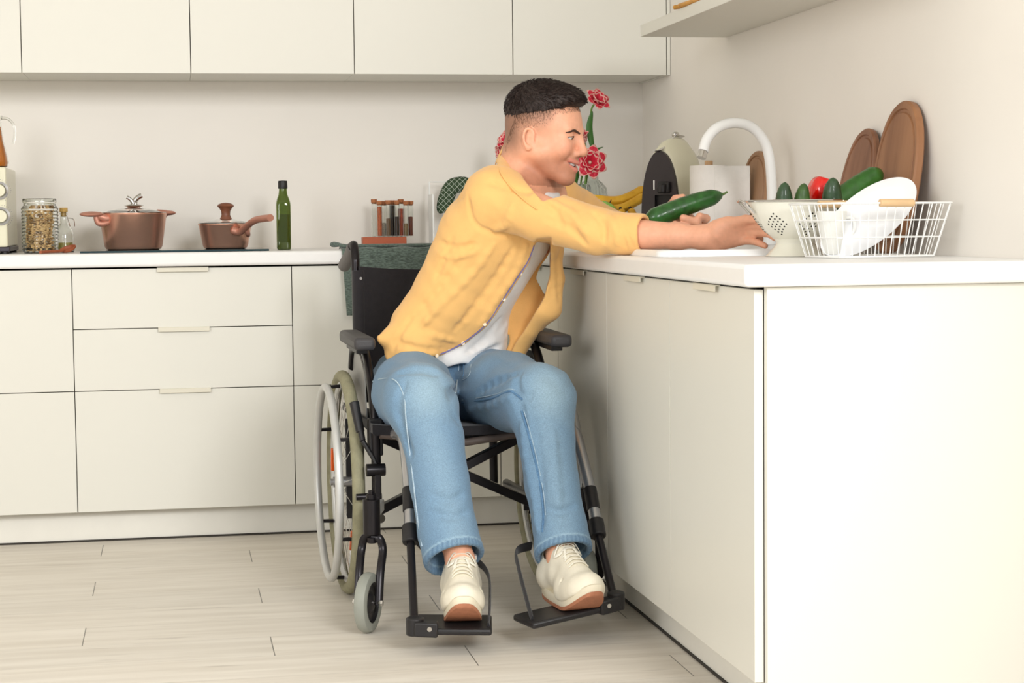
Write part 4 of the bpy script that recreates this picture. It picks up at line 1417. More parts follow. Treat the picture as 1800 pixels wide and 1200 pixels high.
for sg, az in ((1, PI-0.10), (1, -0.35)):
    d = Vector((math.cos(az), math.sin(az), 0))
    tt = Vector((-d.y, d.x, 0))
    MB().tube(bez([cc_+d*0.100+tt*0.030+ZU*0.098, cc_+d*0.118+tt*0.028+ZU*0.118, cc_+d*0.128+tt*0.018+ZU*0.125, cc_+d*0.131+ZU*0.126, cc_+d*0.128-tt*0.018+ZU*0.125, cc_+d*0.118-tt*0.028+ZU*0.118, cc_+d*0.100-tt*0.030+ZU*0.098], 5), 0.0028, 8).build('side_handle', M_steel, t)
mb = MB()


def bowl_pt(h, az):
    for i in range(len(bp)-1):
        if bp[i][1] <= h <= bp[i+1][1]:
            f = (h-bp[i][1])/(bp[i+1][1]-bp[i][1])
            r = bp[i][0]+(bp[i+1][0]-bp[i][0])*f
            sl = Vector((bp[i+1][0]-bp[i][0], 0, bp[i+1][1]-bp[i][1])).normalized()
            break
    d = Vector((math.cos(az), math.sin(az), 0))
    nrm = (d*sl.z-ZU*sl.x).normalized()
    return cc_+d*r+ZU*h, nrm


for grp in range(7):
    a0 = -PI/2-0.85+grp*2*PI/7
    for i in range(5):
        for j in range(5):
            h = 0.050+0.0115*(i*0.5+j*0.5)
            az = a0+(i-j)*0.068
            if h > 0.104 or (i+j) % 1:
                continue
            p, nv = bowl_pt(h, az)
            mb.tube([p-nv*0.0005, p+nv*0.0004], 0.0021, 8)
o = mb.build('perforations', mat('hole_dark', (40, 38, 36), 0.9), t)
o['kind'] = 'stuff'

M_cuc = mat('cucumber_dark', (48, 74, 46), 0.45, noise=0.25, nscale=40, stretch=(1, 1, 1), bump=0.5, bscale=60, coat=0.2)
M_cuc2 = mat('cucumber_bright', (52, 104, 40), 0.3, noise=0.2, nscale=35, bump=0.5, bscale=60, coat=0.25)


def cucumber(a, b, r, label, m, stalk=False, bend=0.006, group='vegetables in the colander', blunt=True):
    a, b = Vector(a), Vector(b)
    t = thing('cucumber', tuple((a+b)/2), label, 'vegetable', group)
    d = (b-a).normalized()
    sd = d.cross(Vector((0, 1, 0.2))).normalized()
    n = 28
    pts, rs = [], []
    for i in range(n+1):
        f = i/n
        pts.append(a+(b-a)*f+sd*(bend*math.sin(PI*f)))
        e = (1-(2*f-1)**2)
        rr = r*(min(1.0, (e*2.3)**0.5)*(1.0-0.10*f-(0.22*max(0, (f-0.6)/0.4)**1.6 if stalk else 0)) if blunt else (e**0.5)*(1.0-0.12*f))
        rs.append(max(rr, 0.001)*(1+0.012*math.sin(i*1.9)))
    nn = 22
    mb = MB()
    mb.tube(pts, rs, nn)
    # shallow ridges
    base = len(mb.v)-nn*(n+1)
    for i in range(n+1):
        c = pts[i]
        for k in range(nn):
            v = Vector(mb.v[base+i*nn+k])
            mb.v[base+i*nn+k] = tuple(c+(v-c)*(1+0.022*math.cos(k*PI)))
    mb.build('skin', m, t, ang=80)
    if stalk:
        MB().tube([b-d*0.002, b+d*0.005, b+d*0.012+ZU*0.002], [0.004, 0.0025, 0.0028], 8).build('stalk', mat('stalk_green', (96, 120, 64), 0.6), t)
    return t


cucumber(at(1387, 400, -1.90), at(1380, 320, -1.915), 0.0215, 'short dark cucumber upright at the left of the colander', M_cuc, blunt=False)
cucumber(at(1415, 396, -1.91), at(1414, 322, -1.925), 0.0195, 'cucumber end with lighter tip between the left one and the red pepper', mat('cucumber_olive', (68, 100, 48), 0.45, noise=0.3, nscale=30, bump=0.4, bscale=60), blunt=False)
cucumber(at(1470, 396, -1.92), at(1465, 312, -1.945), 0.0245, 'thick dark cucumber upright in front of the long one', M_cuc, blunt=False)
cucumber(at(1452, 372, -1.885), at(1551, 302, -1.86), 0.0255, 'long green cucumber sticking out of the colander to the upper right', M_cuc2)
pcn = at(1447, 338, -1.865)
t = thing('red_pepper', tuple(pcn), 'glossy red bell pepper in the middle of the colander', 'vegetable', 'vegetables in the colander')
mb = MB()
NU, NV = 40, 20
vs, fs = [], []
for j in range(NV+1):
    tt = PI*j/NV
    for i in range(NU):
        a = 2*PI*i/NU
        lob = 1+0.11*abs(math.sin(a*2))-0.05
        r = math.sin(tt)**0.7*0.041*lob*(1.0-0.25*(j/NV))
        z = math.cos(tt)*0.036
        if j < 4:
            z -= 0.008*(1-j/4)
        p = Matrix.Rotation(0.35, 3, 'Y') @ Vector((r*math.cos(a), r*math.sin(a), z))
        vs.append(pcn+p)
for j in range(NV):
    for i in range(NU):
        l = (i+1) % NU
        fs.append((j*NU+i, j*NU+l, (j+1)*NU+l, (j+1)*NU+i))
mb.add(vs, fs)
mb.build('pepper_flesh', mat('pepper_red', (224, 22, 14), 0.15, noise=0.05, coat=0.6), t, ang=80)
tc_ = at(1362, 362, -1.865)
o = MB().ball(tc_, (0.017, 0.017, 0.015), 24, 14).build('tomato', mat('tomato_red', (206, 44, 26), 0.2, noise=0.05, coat=0.4))
tag(o, 'small red tomato just showing over the left rim of the colander', 'vegetable', 'vegetables in the colander')

# ================================================================ wire basket with plate and cup
NB = Vector((0.287, -2.190, TZ+0.0035))
ba = Vector((0.982, 0.19, 0)).normalized()
bb = Vector((-0.19, 0.982, 0)).normalized()
BL, BW, BH = 0.236, 0.155, 0.112
FL = 0.026
t = thing('wire_basket', tuple(NB+ba*BL/2+bb*BW/2-ZU*0.0035), 'white wire dish basket with wooden handles at the counter edge by the wall', 'basket')
M_wire = mat('white_coated_wire', (246, 246, 243), 0.35, noise=0.01)


def bk_pt(fa, fb_, h):
    """corner fractions 0..1 at height h with flare"""
    k = h/BH*FL
    return NB+ba*(BL*fa+(2*fa-1)*k)+bb*(BW*fb_+(2*fb_-1)*k)+ZU*h


def rect_ring(h, r, mb):
    pts = []
    for (a, b) in ((0, 0), (1, 0), (1, 1), (0, 1)):
        c = bk_pt(a, b, h)
        n_ = bk_pt((a+0.0), (b+0.0), h)
        pts.append(c)
    cr = []
    for i in range(4):
        p, q, s2 = pts[i-1], pts[i], pts[(i+1) % 4]
        r1, r2 = (p-q).normalized(), (s2-q).normalized()
        for f in (0.015, 0.006, 0.0):
            pass
        cr += [q+r1*0.015, q+(r1+r2)*0.0045, q+r2*0.015]
    mb.tube(cr, r, 8, closed=True)


mb = MB()
rect_ring(BH, 0.0022, mb)
mb.build('top_rim', M_wire, t)
mb = MB()
rect_ring(0.0, 0.0020, mb)
mb.build('bottom_rim', M_wire, t)
for h in (BH*0.36, BH*0.68):
    mb = MB()
    rect_ring(h, 0.0015, mb)
    mb.build('side_ring', M_wire, t)
wires = [((i+0.5)/14, None) for i in range(14)]
for i in range(13):
    f = (i+0.5)/13
    MB().tube([bk_pt(f, 0, BH), bk_pt(f, 0, 0), bk_pt(f, 1, 0), bk_pt(f, 1, BH)], 0.0013, 6).build('wire', M_wire, t)
for i in range(8):
    f = (i+0.5)/8
    MB().tube([bk_pt(0, f, BH), bk_pt(0, f, 0), bk_pt(1, f, 0), bk_pt(1, f, BH)], 0.0013, 6).build('wire', M_wire, t)
M_bh = mat('beech_handle', (228, 192, 146), 0.5, noise=0.08, nscale=30, stretch=(0.2, 1, 1))
for fb_ in (0, 1):
    c = bk_pt(0.5 if fb_ == 0 else 0.42, fb_, BH)
    MB().cyl(c-ba*0.041, c+ba*0.041, 0.0082, n=20).build('wooden_handle', M_bh, t, bevel=0.0015)

# oval plate leaning inside the basket
ctr = at(1540, 382, -2.085)
lo, hi = at(1449, 442, -2.112), at(1606, 318, -2.075)
ex = (hi-lo).normalized()
L_ = (hi-lo).length/2
nrm = Vector((-0.25, -0.93, 0.30))
ey = ex.cross(nrm).normalized()
nrm = ey.cross(ex).normalized()
if nrm.y > 0:
    nrm = -nrm
ctr = (lo+hi)/2
mb = MB()
n = 72
rs = [(0.001, 0.010), (0.60, 0.010), (0.72, 0.006), (0.98, -0.004), (1.0, -0.005), (1.0, -0.007), (0.98, -0.007), (0.72, 0.002), (0.60, 0.0065), (0.001, 0.0065)]
vs, fs = [], []
for rr, off in rs:
    for k in range(n):
        a = 2*PI*k/n
        vs.append(ctr+ex*(math.cos(a)*L_*rr)+ey*(math.sin(a)*L_*0.43*rr)+nrm*off)
for i in range(len(rs)-1):
    for k in range(n):
        l = (k+1) % n
        fs.append((i*n+k, i*n+l, (i+1)*n+l, (i+1)*n+k))
mb.add(vs, fs)
o = mb.build('oval_plate', mat('white_porcelain', (240, 241, 243), 0.22, noise=0.01))
tag(o, 'large white oval plate leaning diagonally in the wire basket', 'plate')
cp = bk_pt(0.13, 0.56, 0.0)+ZU*0.0042
t = thing('white_cup', tuple(cp), 'white tapered cup standing in the left end of the wire basket', 'cup')
MB().lathe([(0.001, 0.0), (0.018, 0.0), (0.021, 0.003), (0.0315, 0.088), (0.0320, 0.092), (0.0300, 0.092), (0.0195, 0.006), (0.001, 0.004)], cp, 40).build('cup_body', mat('white_cup_glaze', (242, 242, 236), 0.3, noise=0.01), t)
hd = (ba*0.85-bb*0.5).normalized()
MB().tube(bez([cp+hd*0.029+ZU*0.078, cp+hd*0.044+ZU*0.076, cp+hd*0.047+ZU*0.055, cp+hd*0.038+ZU*0.036, cp+hd*0.024+ZU*0.034], 5), 0.0035, 8).build('cup_handle', M_white, t)

# things on the wall shelf
for i, (a, b, lab) in enumerate((((0.303, -0.853), (0.42, -1.10), 'golden wooden stick overhanging the wall shelf, the longer one'), ((0.306, -0.893), (0.335, -1.30), 'golden wooden stick on the wall shelf, the one set slightly back'))):
    o = MB().tube([(a[0], a[1], 1.582), (b[0], b[1], 1.5805)], [0.0062, 0.0045], 10).build('wooden_stick', mat('golden_wood', (206, 148, 62), 0.5, noise=0.2, nscale=40))
    tag(o, lab, 'stick')

# ================================================================ smooth distance-field modelling (for the man and his clothes)


class SDF:
    """smooth union / subtraction of tapered capsules and ellipsoids, meshed with sparse surface nets"""

    def __init__(s):
        s.p = []
        s.post = None
        s.rs = 1.0

    def cone(s, a, b, ra, rb=None, k=0.02, sub=False):
        rb = ra if rb is None else rb
        ra, rb = ra*s.rs, rb*s.rs
        a, b = np.array(a, float), np.array(b, float)
        s.p.append(('c', a, b, ra, rb, k, sub, (a+b)/2, np.linalg.norm(a-b)/2+max(ra, rb)))
        return s

    def chain(s, pts, k=0.02, sub=False):
        """pts: (point, radius) list"""
        for i in range(len(pts)-1):
            s.cone(pts[i][0], pts[i+1][0], pts[i][1], pts[i+1][1], k if i == 0 else min(k, 0.012), sub)
        return s

    def ell(s, c, r, R=None, k=0.02, sub=False):
        c = np.array(c, float)
        r = np.array(r if isinstance(r, (tuple, list)) else (r, r, r), float)*s.rs
        R = np.eye(3) if R is None else np.array(R)      # columns are the axes
        s.p.append(('e', c, r, R, None, k, sub, c, r.max()))
        return s

    def slab(s, fn, c, rad, k=0.004, sub=True):
        s.p.append(('f', fn, None, None, None, k, sub, np.array(c, float), rad))
        return s

    def ev(s, P, cen=None, rad=0.0):
        d = np.full(len(P), 9.0)
        for q in s.p:
            ty, a, b, c, e, k, sub, bc, br = q
            if cen is not None and np.linalg.norm(bc-cen) > br+rad+k+0.03:
                continue
            if ty == 'c':
                ba = b-a
                L2 = ba @ ba
                pa = P-a
                t = np.clip(pa @ ba/max(L2, 1e-12), 0, 1)
                x = np.linalg.norm(pa-t[:, None]*ba, axis=1)-(c+(e-c)*t)
            elif ty == 'e':
                y = (P-a) @ c
                k0 = np.linalg.norm(y/b, axis=1)
                k1 = np.linalg.norm(y/(b*b), axis=1)
                x = k0*(k0-1.0)/np.maximum(k1, 1e-9)
                x = np.where(k1 < 1e-6, -b.min(), x)
            else:
                x = a(P)
            if sub:
                h = np.clip(0.5-0.5*(d+x)/k, 0, 1)
                d = d+(-x-d)*h+k*h*(1-h)
            else:
                h = np.clip(0.5+0.5*(x-d)/k, 0, 1)
                d = d*h+x*(1-h)-k*h*(1-h)
        if s.post is not None:
            d = d+s.post(P)
        return d

    def ev1(s, p):
        return float(s.ev(np.array([p], float), np.array(p, float), 0.05)[0])

    def trace(s, u, v, y0=-2.3, lift=0.0):
        """surface point first met along the viewing direction through pixel u, v"""
        a = np.array(at(u, v, y0))
        d = np.array(CF+R2*((u-900)/FPX)-U2*((v-600)/FPX))
        d /= np.linalg.norm(d)
        t = 0.0
        for _ in range(90):
            x = s.ev(np.array([a+d*t]))[0]
            if x < 0.0006:
                break
            t += max(x*0.8, 0.0008)
            if t > 2.2:
                return None
        return Vector(a+d*(t-lift))

    def mesh(s, h, lo=None, hi=None, n=20):
        if lo is None:
            lo = np.min([q[7]-q[8] for q in s.p if not q[6]], axis=0)-0.02
            hi = np.max([q[7]+q[8] for q in s.p if not q[6]], axis=0)+0.02
        lo = np.array(lo)
        nb = np.ceil((np.array(hi)-lo)/(h*n)).astype(int)
        G = nb*n+4
        rad = h*n*0.87
        keys, verts, quads = [], [], []
        g = np.arange(n+1)
        I, J, K = np.meshgrid(g, g, g, indexing='ij')
        grid = np.stack([I, J, K], -1).reshape(-1, 3)*h

        def gid(i, j, k):
            return ((i+1)*G[1]+(j+1))*G[2]+(k+1)
        for bi in range(nb[0]):
            for bj in range(nb[1]):
                for bk_ in range(nb[2]):
                    o = lo+np.array([bi, bj, bk_])*h*n
                    c = o+h*n/2
                    near = False
                    for q in s.p:
                        if not q[6] and np.linalg.norm(q[7]-c) < q[8]+rad+0.04:
                            near = True
                            break
                    if not near:
                        continue
                    dc = s.ev(c[None, :], c, rad)[0]
                    if abs(dc) > rad*1.5+0.03:
                        continue
                    D = s.ev(grid+o, c, rad).reshape(n+1, n+1, n+1)
                    ins = D < 0
                    if ins.all() or not ins.any():
                        continue
                    # cell vertices
                    S = np.zeros((n, n, n, 3))
                    cnt = np.zeros((n, n, n))
                    for ax in range(3):
                        for (p, q) in ((0, 0), (0, 1), (1, 0), (1, 1)):
                            of = [0, 0, 0]
                            oth = [x for x in range(3) if x != ax]
                            of[oth[0]], of[oth[1]] = p, q
                            sl0 = tuple(slice(of[x], of[x]+n) for x in range(3))
                            of2 = list(of)
                            of2[ax] += 1
                            sl1 = tuple(slice(of2[x], of2[x]+n) for x in range(3))
                            A, B = D[sl0], D[sl1]
                            cr = (A < 0) != (B < 0)
                            t = np.where(cr, A/np.where(cr, A-B, 1), 0)
                            for x in range(3):
                                S[..., x] += np.where(cr, (t if x == ax else of[x]), 0)
                            cnt += cr
                    act = cnt > 0
                    ii, jj, kk = np.nonzero(act)
                    V = S[act]/cnt[act][:, None]
                    V = (V+np.stack([ii, jj, kk], -1))*h+o
                    keys.append(gid(ii+bi*n, jj+bj*n, kk+bk_*n))
                    verts.append(V)
                    for ax in range(3):
                        sl0 = tuple(slice(0, n) for _ in range(3))
                        sl1 = tuple(slice(1, n+1) if x == ax else slice(0, n) for x in range(3))
                        A, B = ins[sl0], ins[sl1]
                        cr = A != B
                        ii, jj, kk = np.nonzero(cr)
                        if len(ii) == 0:
                            continue
                        fl = A[cr]
                        base = [ii+bi*n, jj+bj*n, kk+bk_*n]
                        a1, a2 = (ax+1) % 3, (ax+2) % 3
                        qs = []
                        for (p, q) in ((0, 0), (-1, 0), (-1, -1), (0, -1)):
                            cc = [b.copy() for b in base]
                            cc[a1] += p
                            cc[a2] += q
                            qs.append(gid(*cc))
                        Q = np.stack(qs, -1)
                        Q[fl] = Q[fl]
                        Q[~fl] = Q[~fl][:, ::-1]
                        quads.append(Q)
        keys = np.concatenate(keys)
        verts = np.concatenate(verts)
        Q = np.concatenate(quads)
        od = np.argsort(keys)
        keys, verts = keys[od], verts[od]
        ix = np.clip(np.searchsorted(keys, Q), 0, len(keys)-1)
        ok = (keys[ix] == Q).all(1)
        return verts, ix[ok]


def relax(V, Q, it=1, f=0.5):
    for _ in range(it):
        acc = np.zeros_like(V)
        cn = np.zeros(len(V))
        for a, b in ((0, 1), (1, 2), (2, 3), (3, 0)):
            np.add.at(acc, Q[:, a], V[Q[:, b]])
            np.add.at(cn, Q[:, a], 1)
            np.add.at(acc, Q[:, b], V[Q[:, a]])
            np.add.at(cn, Q[:, b], 1)
        V = V*(1-f)+acc/np.maximum(cn, 1)[:, None]*f
    return V


def sdf_obj(name, sd, h, material, parent, it=1, color=None, f=0.5, lo=None, hi=None):
    V, Q = sd.mesh(h, lo, hi)
    V = relax(V, Q, it, f)
    off = np.array(wloc(parent)) if parent else np.zeros(3)
    me = bpy.data.meshes.new(name)
    me.vertices.add(len(V))
    me.vertices.foreach_set('co', (V-off).astype(np.float32).ravel())
    me.loops.add(len(Q)*4)
    me.loops.foreach_set('vertex_index', Q.astype(np.int32).ravel())
    me.polygons.add(len(Q))
    me.polygons.foreach_set('loop_start', np.arange(0, len(Q)*4, 4, dtype=np.int32))
    me.update(calc_edges=True)
    me.validate()
    me.materials.append(material)
    me.shade_smooth()
    if color is not None:
        ca = me.color_attributes.new('tint', 'FLOAT_COLOR', 'POINT')
        C4 = np.ones((len(V), 4), np.float32)
        C4[:, :3] = color(V)
        ca.data.foreach_set('color', C4.ravel())
    o = bpy.data.objects.new(name, me)
    COL.objects.link(o)
    if parent:
        o.parent = parent
    return o


def tint_mat(name, rough, sss=0.0, nscale=60, amt=0.06, bump=0.05, bscale=400, sheen=0.0):
    """principled material whose base colour is the 'tint' attribute times fine noise"""
    mt = mat(name, (200, 200, 200), rough, sss=sss, sheen=sheen, bump=bump, bscale=bscale)
    nt = mt.node_tree
    b = nt.nodes['Principled BSDF']
    at_ = nt.nodes.new('ShaderNodeAttribute')
    at_.attribute_name = 'tint'
    n = nt.nodes.new('ShaderNodeTexNoise')
    n.inputs['Scale'].default_value = nscale
    n.inputs['Detail'].default_value = 5
    tc = nt.nodes.new('ShaderNodeTexCoord')
    nt.links.new(tc.outputs['Object'], n.inputs['Vector'])
    r = nt.nodes.new('ShaderNodeMapRange')
    r.inputs['From Min'].default_value = 0.3
    r.inputs['From Max'].default_value = 0.7
    r.inputs['To Min'].default_value = 1-amt
    r.inputs['To Max'].default_value = 1+amt
    nt.links.new(n.outputs['Fac'], r.inputs['Value'])
    v = nt.nodes.new('ShaderNodeVectorMath')
    v.operation = 'SCALE'
    nt.links.new(at_.outputs['Color'], v.inputs[0])
    nt.links.new(r.outputs['Result'], v.inputs['Scale'])
    nt.links.new(v.outputs['Vector'], b.inputs['Base Color'])
    return mt


def A3(v):
    return np.array(v, float)


# ---------------------------------------------------------------- skeleton
HD = at(959, 233, -1.20)                                  # head centre
hf = Vector((0.850, -0.505, -0.150)).normalized()         # face direction
hl = ZU.cross(hf).normalized()                            # his left
hu = hf.cross(hl).normalized()
hl_, hu_ = hl, hu
rr_ = Matrix.Rotation(0.0, 3, hf)
HM = np.array([list(hf), list(hl), list(hu)]).T           # columns


def HP(x, y, z):
    return A3(HD)+HM @ np.array([x, y, z])


fd = Vector((0.78, -0.62, 0)).normalized()                # chest direction
ld = Vector((0.62, 0.78, 0)).normalized()                 # towards his left
shR, shL = A3((-0.268, -1.235, 1.060)), A3((-0.085, -0.985, 1.060))
elR, wrR = A3(at(1050, 409, -1.44)), A3(at(1240, 417, -1.615))
elL, wrL = A3((0.105, -0.83, 0.975)), A3((0.165, -1.10, 0.962))
neck = A3((-0.172, -1.140, 1.115))
hipR, hipL = A3((-0.470, -0.97, 0.555)), A3((-0.285, -0.97, 0.555))
knR, knL = A3(at(735, 702, -1.39)), A3(at(944, 702, -1.39))
anR, anL = A3(at(809, 985, -1.555)), A3(at(986, 978, -1.560))
man = thing('person', (-0.37, -1.0, 0.47), 'man in yellow shirt and jeans seated in the wheelchair, holding a cucumber over the sink', 'person')

# ---------------------------------------------------------------- body
bd = SDF()
# cranium and face
bd.ell(HP(-0.014, 0, 0.036), (0.098, 0.075, 0.086), HM, 0.01)
bd.ell(HP(0.030, 0, 0.012), (0.062, 0.064, 0.072), HM, 0.02)
bd.ell(HP(0.028, 0, -0.040), (0.058, 0.056, 0.070), HM, 0.02)
for sg in (-1, 1):
    bd.cone(HP(-0.018, 0.052*sg, -0.056), HP(0.064, 0.015*sg, -0.106), 0.017, 0.016, 0.024)
    bd.ell(HP(0.062, 0.040*sg, -0.032), (0.024, 0.020, 0.026), HM, 0.022)
    bd.cone(HP(-0.03, 0.050*sg, -0.03), HP(0.01, 0.055*sg, -0.05), 0.018, 0.018, 0.03)
    bd.cone(HP(0.086, 0.013*sg, 0.014), HP(0.076, 0.045*sg, 0.016), 0.0090, 0.0085, 0.014)
    bd.cone(HP(-0.014, 0.070*sg, -0.088), HP(0.040, 0.040*sg, -0.132), 0.012, 0.012, 0.014, sub=True)
bd.ell(HP(0.074, 0, -0.107), (0.019, 0.020, 0.016), HM, 0.022)
bd.ell(HP(0.070, 0, -0.068), (0.026, 0.030, 0.030), HM, 0.020)
for sg in (-1, 1):
    bd.ell(HP(0.094, 0.033*sg, 0.001), (0.015, 0.018, 0.0125), HM, 0.012, sub=True)
    bd.ell(HP(0.0725, 0.032*sg, -0.001), 0.0140, HM, 0.005)
# eyelid opening: a narrow curved slot
for sg in (-1, 1):
    for k in range(5):
        f = (k-2)/2
        bd.ell(HP(0.0855-0.004*f*f*1.6, (0.032+0.0105*f)*sg, -0.0050-0.0010*(1-f*f)), (0.0050, 0.0040, 0.0022), HM, 0.0012, sub=True)
# nose
bd.cone(HP(0.087, 0, 0.012), HP(0.106, 0, -0.030), 0.0082, 0.0095, 0.012)
bd.ell(HP(0.1070, 0, -0.0385), (0.0125, 0.0118, 0.0105), HM, 0.010)
for sg in (-1, 1):
    bd.ell(HP(0.0945, 0.0130*sg, -0.0430), (0.0115, 0.0078, 0.0082), HM, 0.006)
    bd.ell(HP(0.0985, 0.0068*sg, -0.0520), (0.0055, 0.0034, 0.0045), HM, 0.003, sub=True)
# smiling mouth: open slot curved up at the corners
for k in range(9):
    f = (k-4)/4
    bd.ell(HP(0.0945-0.021*f*f, 0.027*f, -0.0735+0.0095*f*f), (0.013, 0.0065, 0.0062*(1-0.75*f*f)+0.0008), HM, 0.004, sub=True)
for k in range(8):
    f0, f1 = (k-4)/4, (k-3)/4
    lipz = lambda f: -0.0645+0.0045*f*f
    lipl = lambda f: -0.0845+0.0175*f*f
    xx = lambda f: 0.0958-0.0225*f*f
    bd.cone(HP(xx(f0), 0.0275*f0, lipz(f0)), HP(xx(f1), 0.0275*f1, lipz(f1)), 0.0045-0.0015*abs(f0), 0.0045-0.0015*abs(f1), 0.005)
    bd.cone(HP(xx(f0)-0.003, 0.0265*f0, lipl(f0)), HP(xx(f1)-0.003, 0.0265*f1, lipl(f1)), 0.0056-0.003*abs(f0), 0.0056-0.003*abs(f1), 0.005)
# smile crease
for sg in (-1, 1):
    bd.chain([(HP(0.098, 0.021*sg, -0.040), 0.0016), (HP(0.086, 0.034*sg, -0.054), 0.0022), (HP(0.072, 0.041*sg, -0.072), 0.0016)], 0.008, sub=True)
    # ears
    ec = (-0.014, 0.0755*sg, -0.022)
    for k in range(9):
        a0, a1 = 0.5+k*0.52, 0.5+(k+1)*0.52
        pt = lambda a: HP(ec[0]+0.0130*math.cos(a)-0.004*math.sin(a), ec[1]+sg*(0.0035-0.006*math.cos(a)), ec[2]+0.0245*math.sin(a)+0.003)
        bd.cone(pt(a0), pt(a1), 0.0033, 0.0033, 0.0035)
    bd.ell(HP(ec[0]+0.001, ec[1]-0.001*sg, ec[2]+0.002), (0.0130, 0.0040, 0.0235), HM, 0.005)
    bd.ell(HP(ec[0]+0.001, ec[1]+0.006*sg, ec[2]-0.022), (0.0068, 0.0042, 0.0075), HM, 0.006)
    bd.ell(HP(ec[0]+0.0035, ec[1]+0.006*sg, ec[2]-0.003), (0.0060, 0.0055, 0.0095), HM, 0.003, sub=True)
    bd.cone(HP(ec[0]-0.006, ec[1]+0.0062*sg, ec[2]+0.014), HP(ec[0]+0.005, ec[1]+0.0062*sg, ec[2]+0.017), 0.0026, 0.002, 0.003, sub=True)
# neck
bd.cone(HP(-0.040, 0, -0.045), neck+A3((-0.016, 0.006, -0.02)), 0.053, 0.058, 0.014)
bd.cone(HP(0.0, 0, -0.080), neck+A3(fd)*0.020+A3((0, 0, -0.03)), 0.030, 0.042, 0.014)
bd.chain([(HP(-0.03, -0.050, -0.06), 0.009), (neck+A3(fd)*0.045+A3((0, 0, -0.035)), 0.011)], 0.02)
bd.chain([(HP(-0.045, 0, -0.02), 0.055), (HP(-0.050, 0, -0.07), 0.055)], 0.03)
# torso
chest = A3((-0.225, -1.100, 0.965))
belly = A3((-0.315, -1.035, 0.80))
pelv = A3((-0.378, -0.96, 0.61))
for a, b, ra, rb, w0, w1 in ((neck-A3((0, 0, 0.06)), chest, 0.075, 0.090, 0.070, 0.075), (chest, belly, 0.090, 0.080, 0.070, 0.055), (belly, pelv, 0.080, 0.078, 0.055, 0.060)):
    for sg in (-1, 1):
        bd.cone(a+A3(ld)*w0*sg, b+A3(ld)*w1*sg, ra*0.92, rb*0.92, 0.05)
bd.cone(neck-A3((0, 0, 0.03)), shR, 0.052, 0.050, 0.04)
bd.cone(neck-A3((0, 0, 0.03)), shL, 0.052, 0.050, 0.04)
# arms
bd.cone(shR, elR, 0.048, 0.0365, 0.03)
bd.cone(shL, elL, 0.048, 0.0365, 0.03)


def forearm(e, w, hand_dir):
    m1 = e+(w-e)*0.30
    m2 = e+(w-e)*0.75
    bd.chain([(e, 0.0365), (m1, 0.0375), (m2, 0.0310), (w, 0.0262)], 0.02)


forearm(elR, wrR, None)
forearm(elL, wrL, None)
# right hand on the colander (back of the hand towards the camera)


def finger(pts, r0, r1, k=0.006):
    n = len(pts)
    q = [(A3(p), r0+(r1-r0)*i/(n-1)) for i, p in enumerate(pts)]
    bd.chain(q, k)


pk = [at(1311, 386, -1.700), at(1318, 397, -1.692), at(1315, 410, -1.682), at(1304, 423, -1.672)]
wv = Vector(wrR)
bd.cone(wrR, A3(at(1262, 411, -1.640)), 0.0262, 0.026, 0.02)
for i, p in enumerate(pk):
    st = wv.lerp(Vector(p), 0.30)+Vector((0, 0.006, 0.0085*(1.3-i)))
    bd.cone(A3(st), A3(p), 0.0175, 0.0118-0.001*(i == 3), 0.014)
bd.ell(A3(at(1284, 404, -1.652)), (0.036, 0.017, 0.028), None, 0.02)
finger([pk[0], at(1332, 386, -1.735), at(1348, 391, -1.765), at(1358, 397, -1.785)], 0.0112, 0.0080, 0.003)
finger([pk[1], at(1339, 397, -1.735), at(1356, 402, -1.765), at(1366, 408, -1.785)], 0.0112, 0.0080, 0.003)
finger([pk[2], at(1337, 409, -1.725), at(1353, 411, -1.760), at(1362, 418, -1.785)], 0.0110, 0.0078, 0.003)
finger([pk[3], at(1321, 423, -1.705), at(1334, 427, -1.730), at(1345, 432, -1.745)], 0.0100, 0.0070, 0.003)
finger([at(1268, 402, -1.615), at(1292, 398, -1.590), at(1316, 408, -1.620), at(1336, 420, -1.66)], 0.0130, 0.0090, 0.012)
# left hand around the cucumber
cuA, cuB = at(1133, 391, -1.275), at(1271, 341, -1.275)
pc_ = A3(at(1204, 392, -1.225))
bd.chain([(wrL, 0.027), (pc_, 0.024)], 0.02)
bd.ell(pc_, (0.030, 0.022, 0.024), None, 0.02)
finger([at(1218, 392, -1.220), at(1236, 392, -1.255), at(1241, 384, -1.290), at(1230, 380, -1.312)], 0.0108, 0.0100)
finger([at(1214, 398, -1.225), at(1230, 401, -1.265), at(1224, 390, -1.308), at(1201, 383, -1.313)], 0.0110, 0.0098)
finger([at(1204, 402, -1.23), at(1214, 408, -1.275), at(1206, 400, -1.312), at(1186, 394, -1.315)], 0.0105, 0.0094)
finger([at(1192, 404, -1.23), at(1200, 412, -1.27), at(1192, 408, -1.305), at(1176, 404, -1.310)], 0.0095, 0.0085)
finger([at(1190, 386, -1.21), at(1180, 362, -1.225), at(1188, 351, -1.240), at(1200, 347, -1.252)], 0.0125, 0.0098, 0.010)
# legs
for hp_, kn, an in ((hipR, knR, anR), (hipL, knL, anL)):
    bd.cone(hp_, kn, 0.072, 0.050, 0.03)
    md = kn+(an-kn)*0.35
    bd.chain([(kn, 0.050), (md+A3((0, 0.015, 0)), 0.046), (an+(kn-an)*0.12, 0.035), (an, 0.0335), (an+A3((0, -0.004, -0.035)), 0.034)], 0.03)
    bd.cone(an+A3((0, 0.01, -0.03)), an+A3((0, -0.06, -0.070)), 0.022, 0.018, 0.02)
bd.cone(hipR, hipL, 0.085, 0.085, 0.05)

SK = np.array(lin((236, 174, 142))[:3])


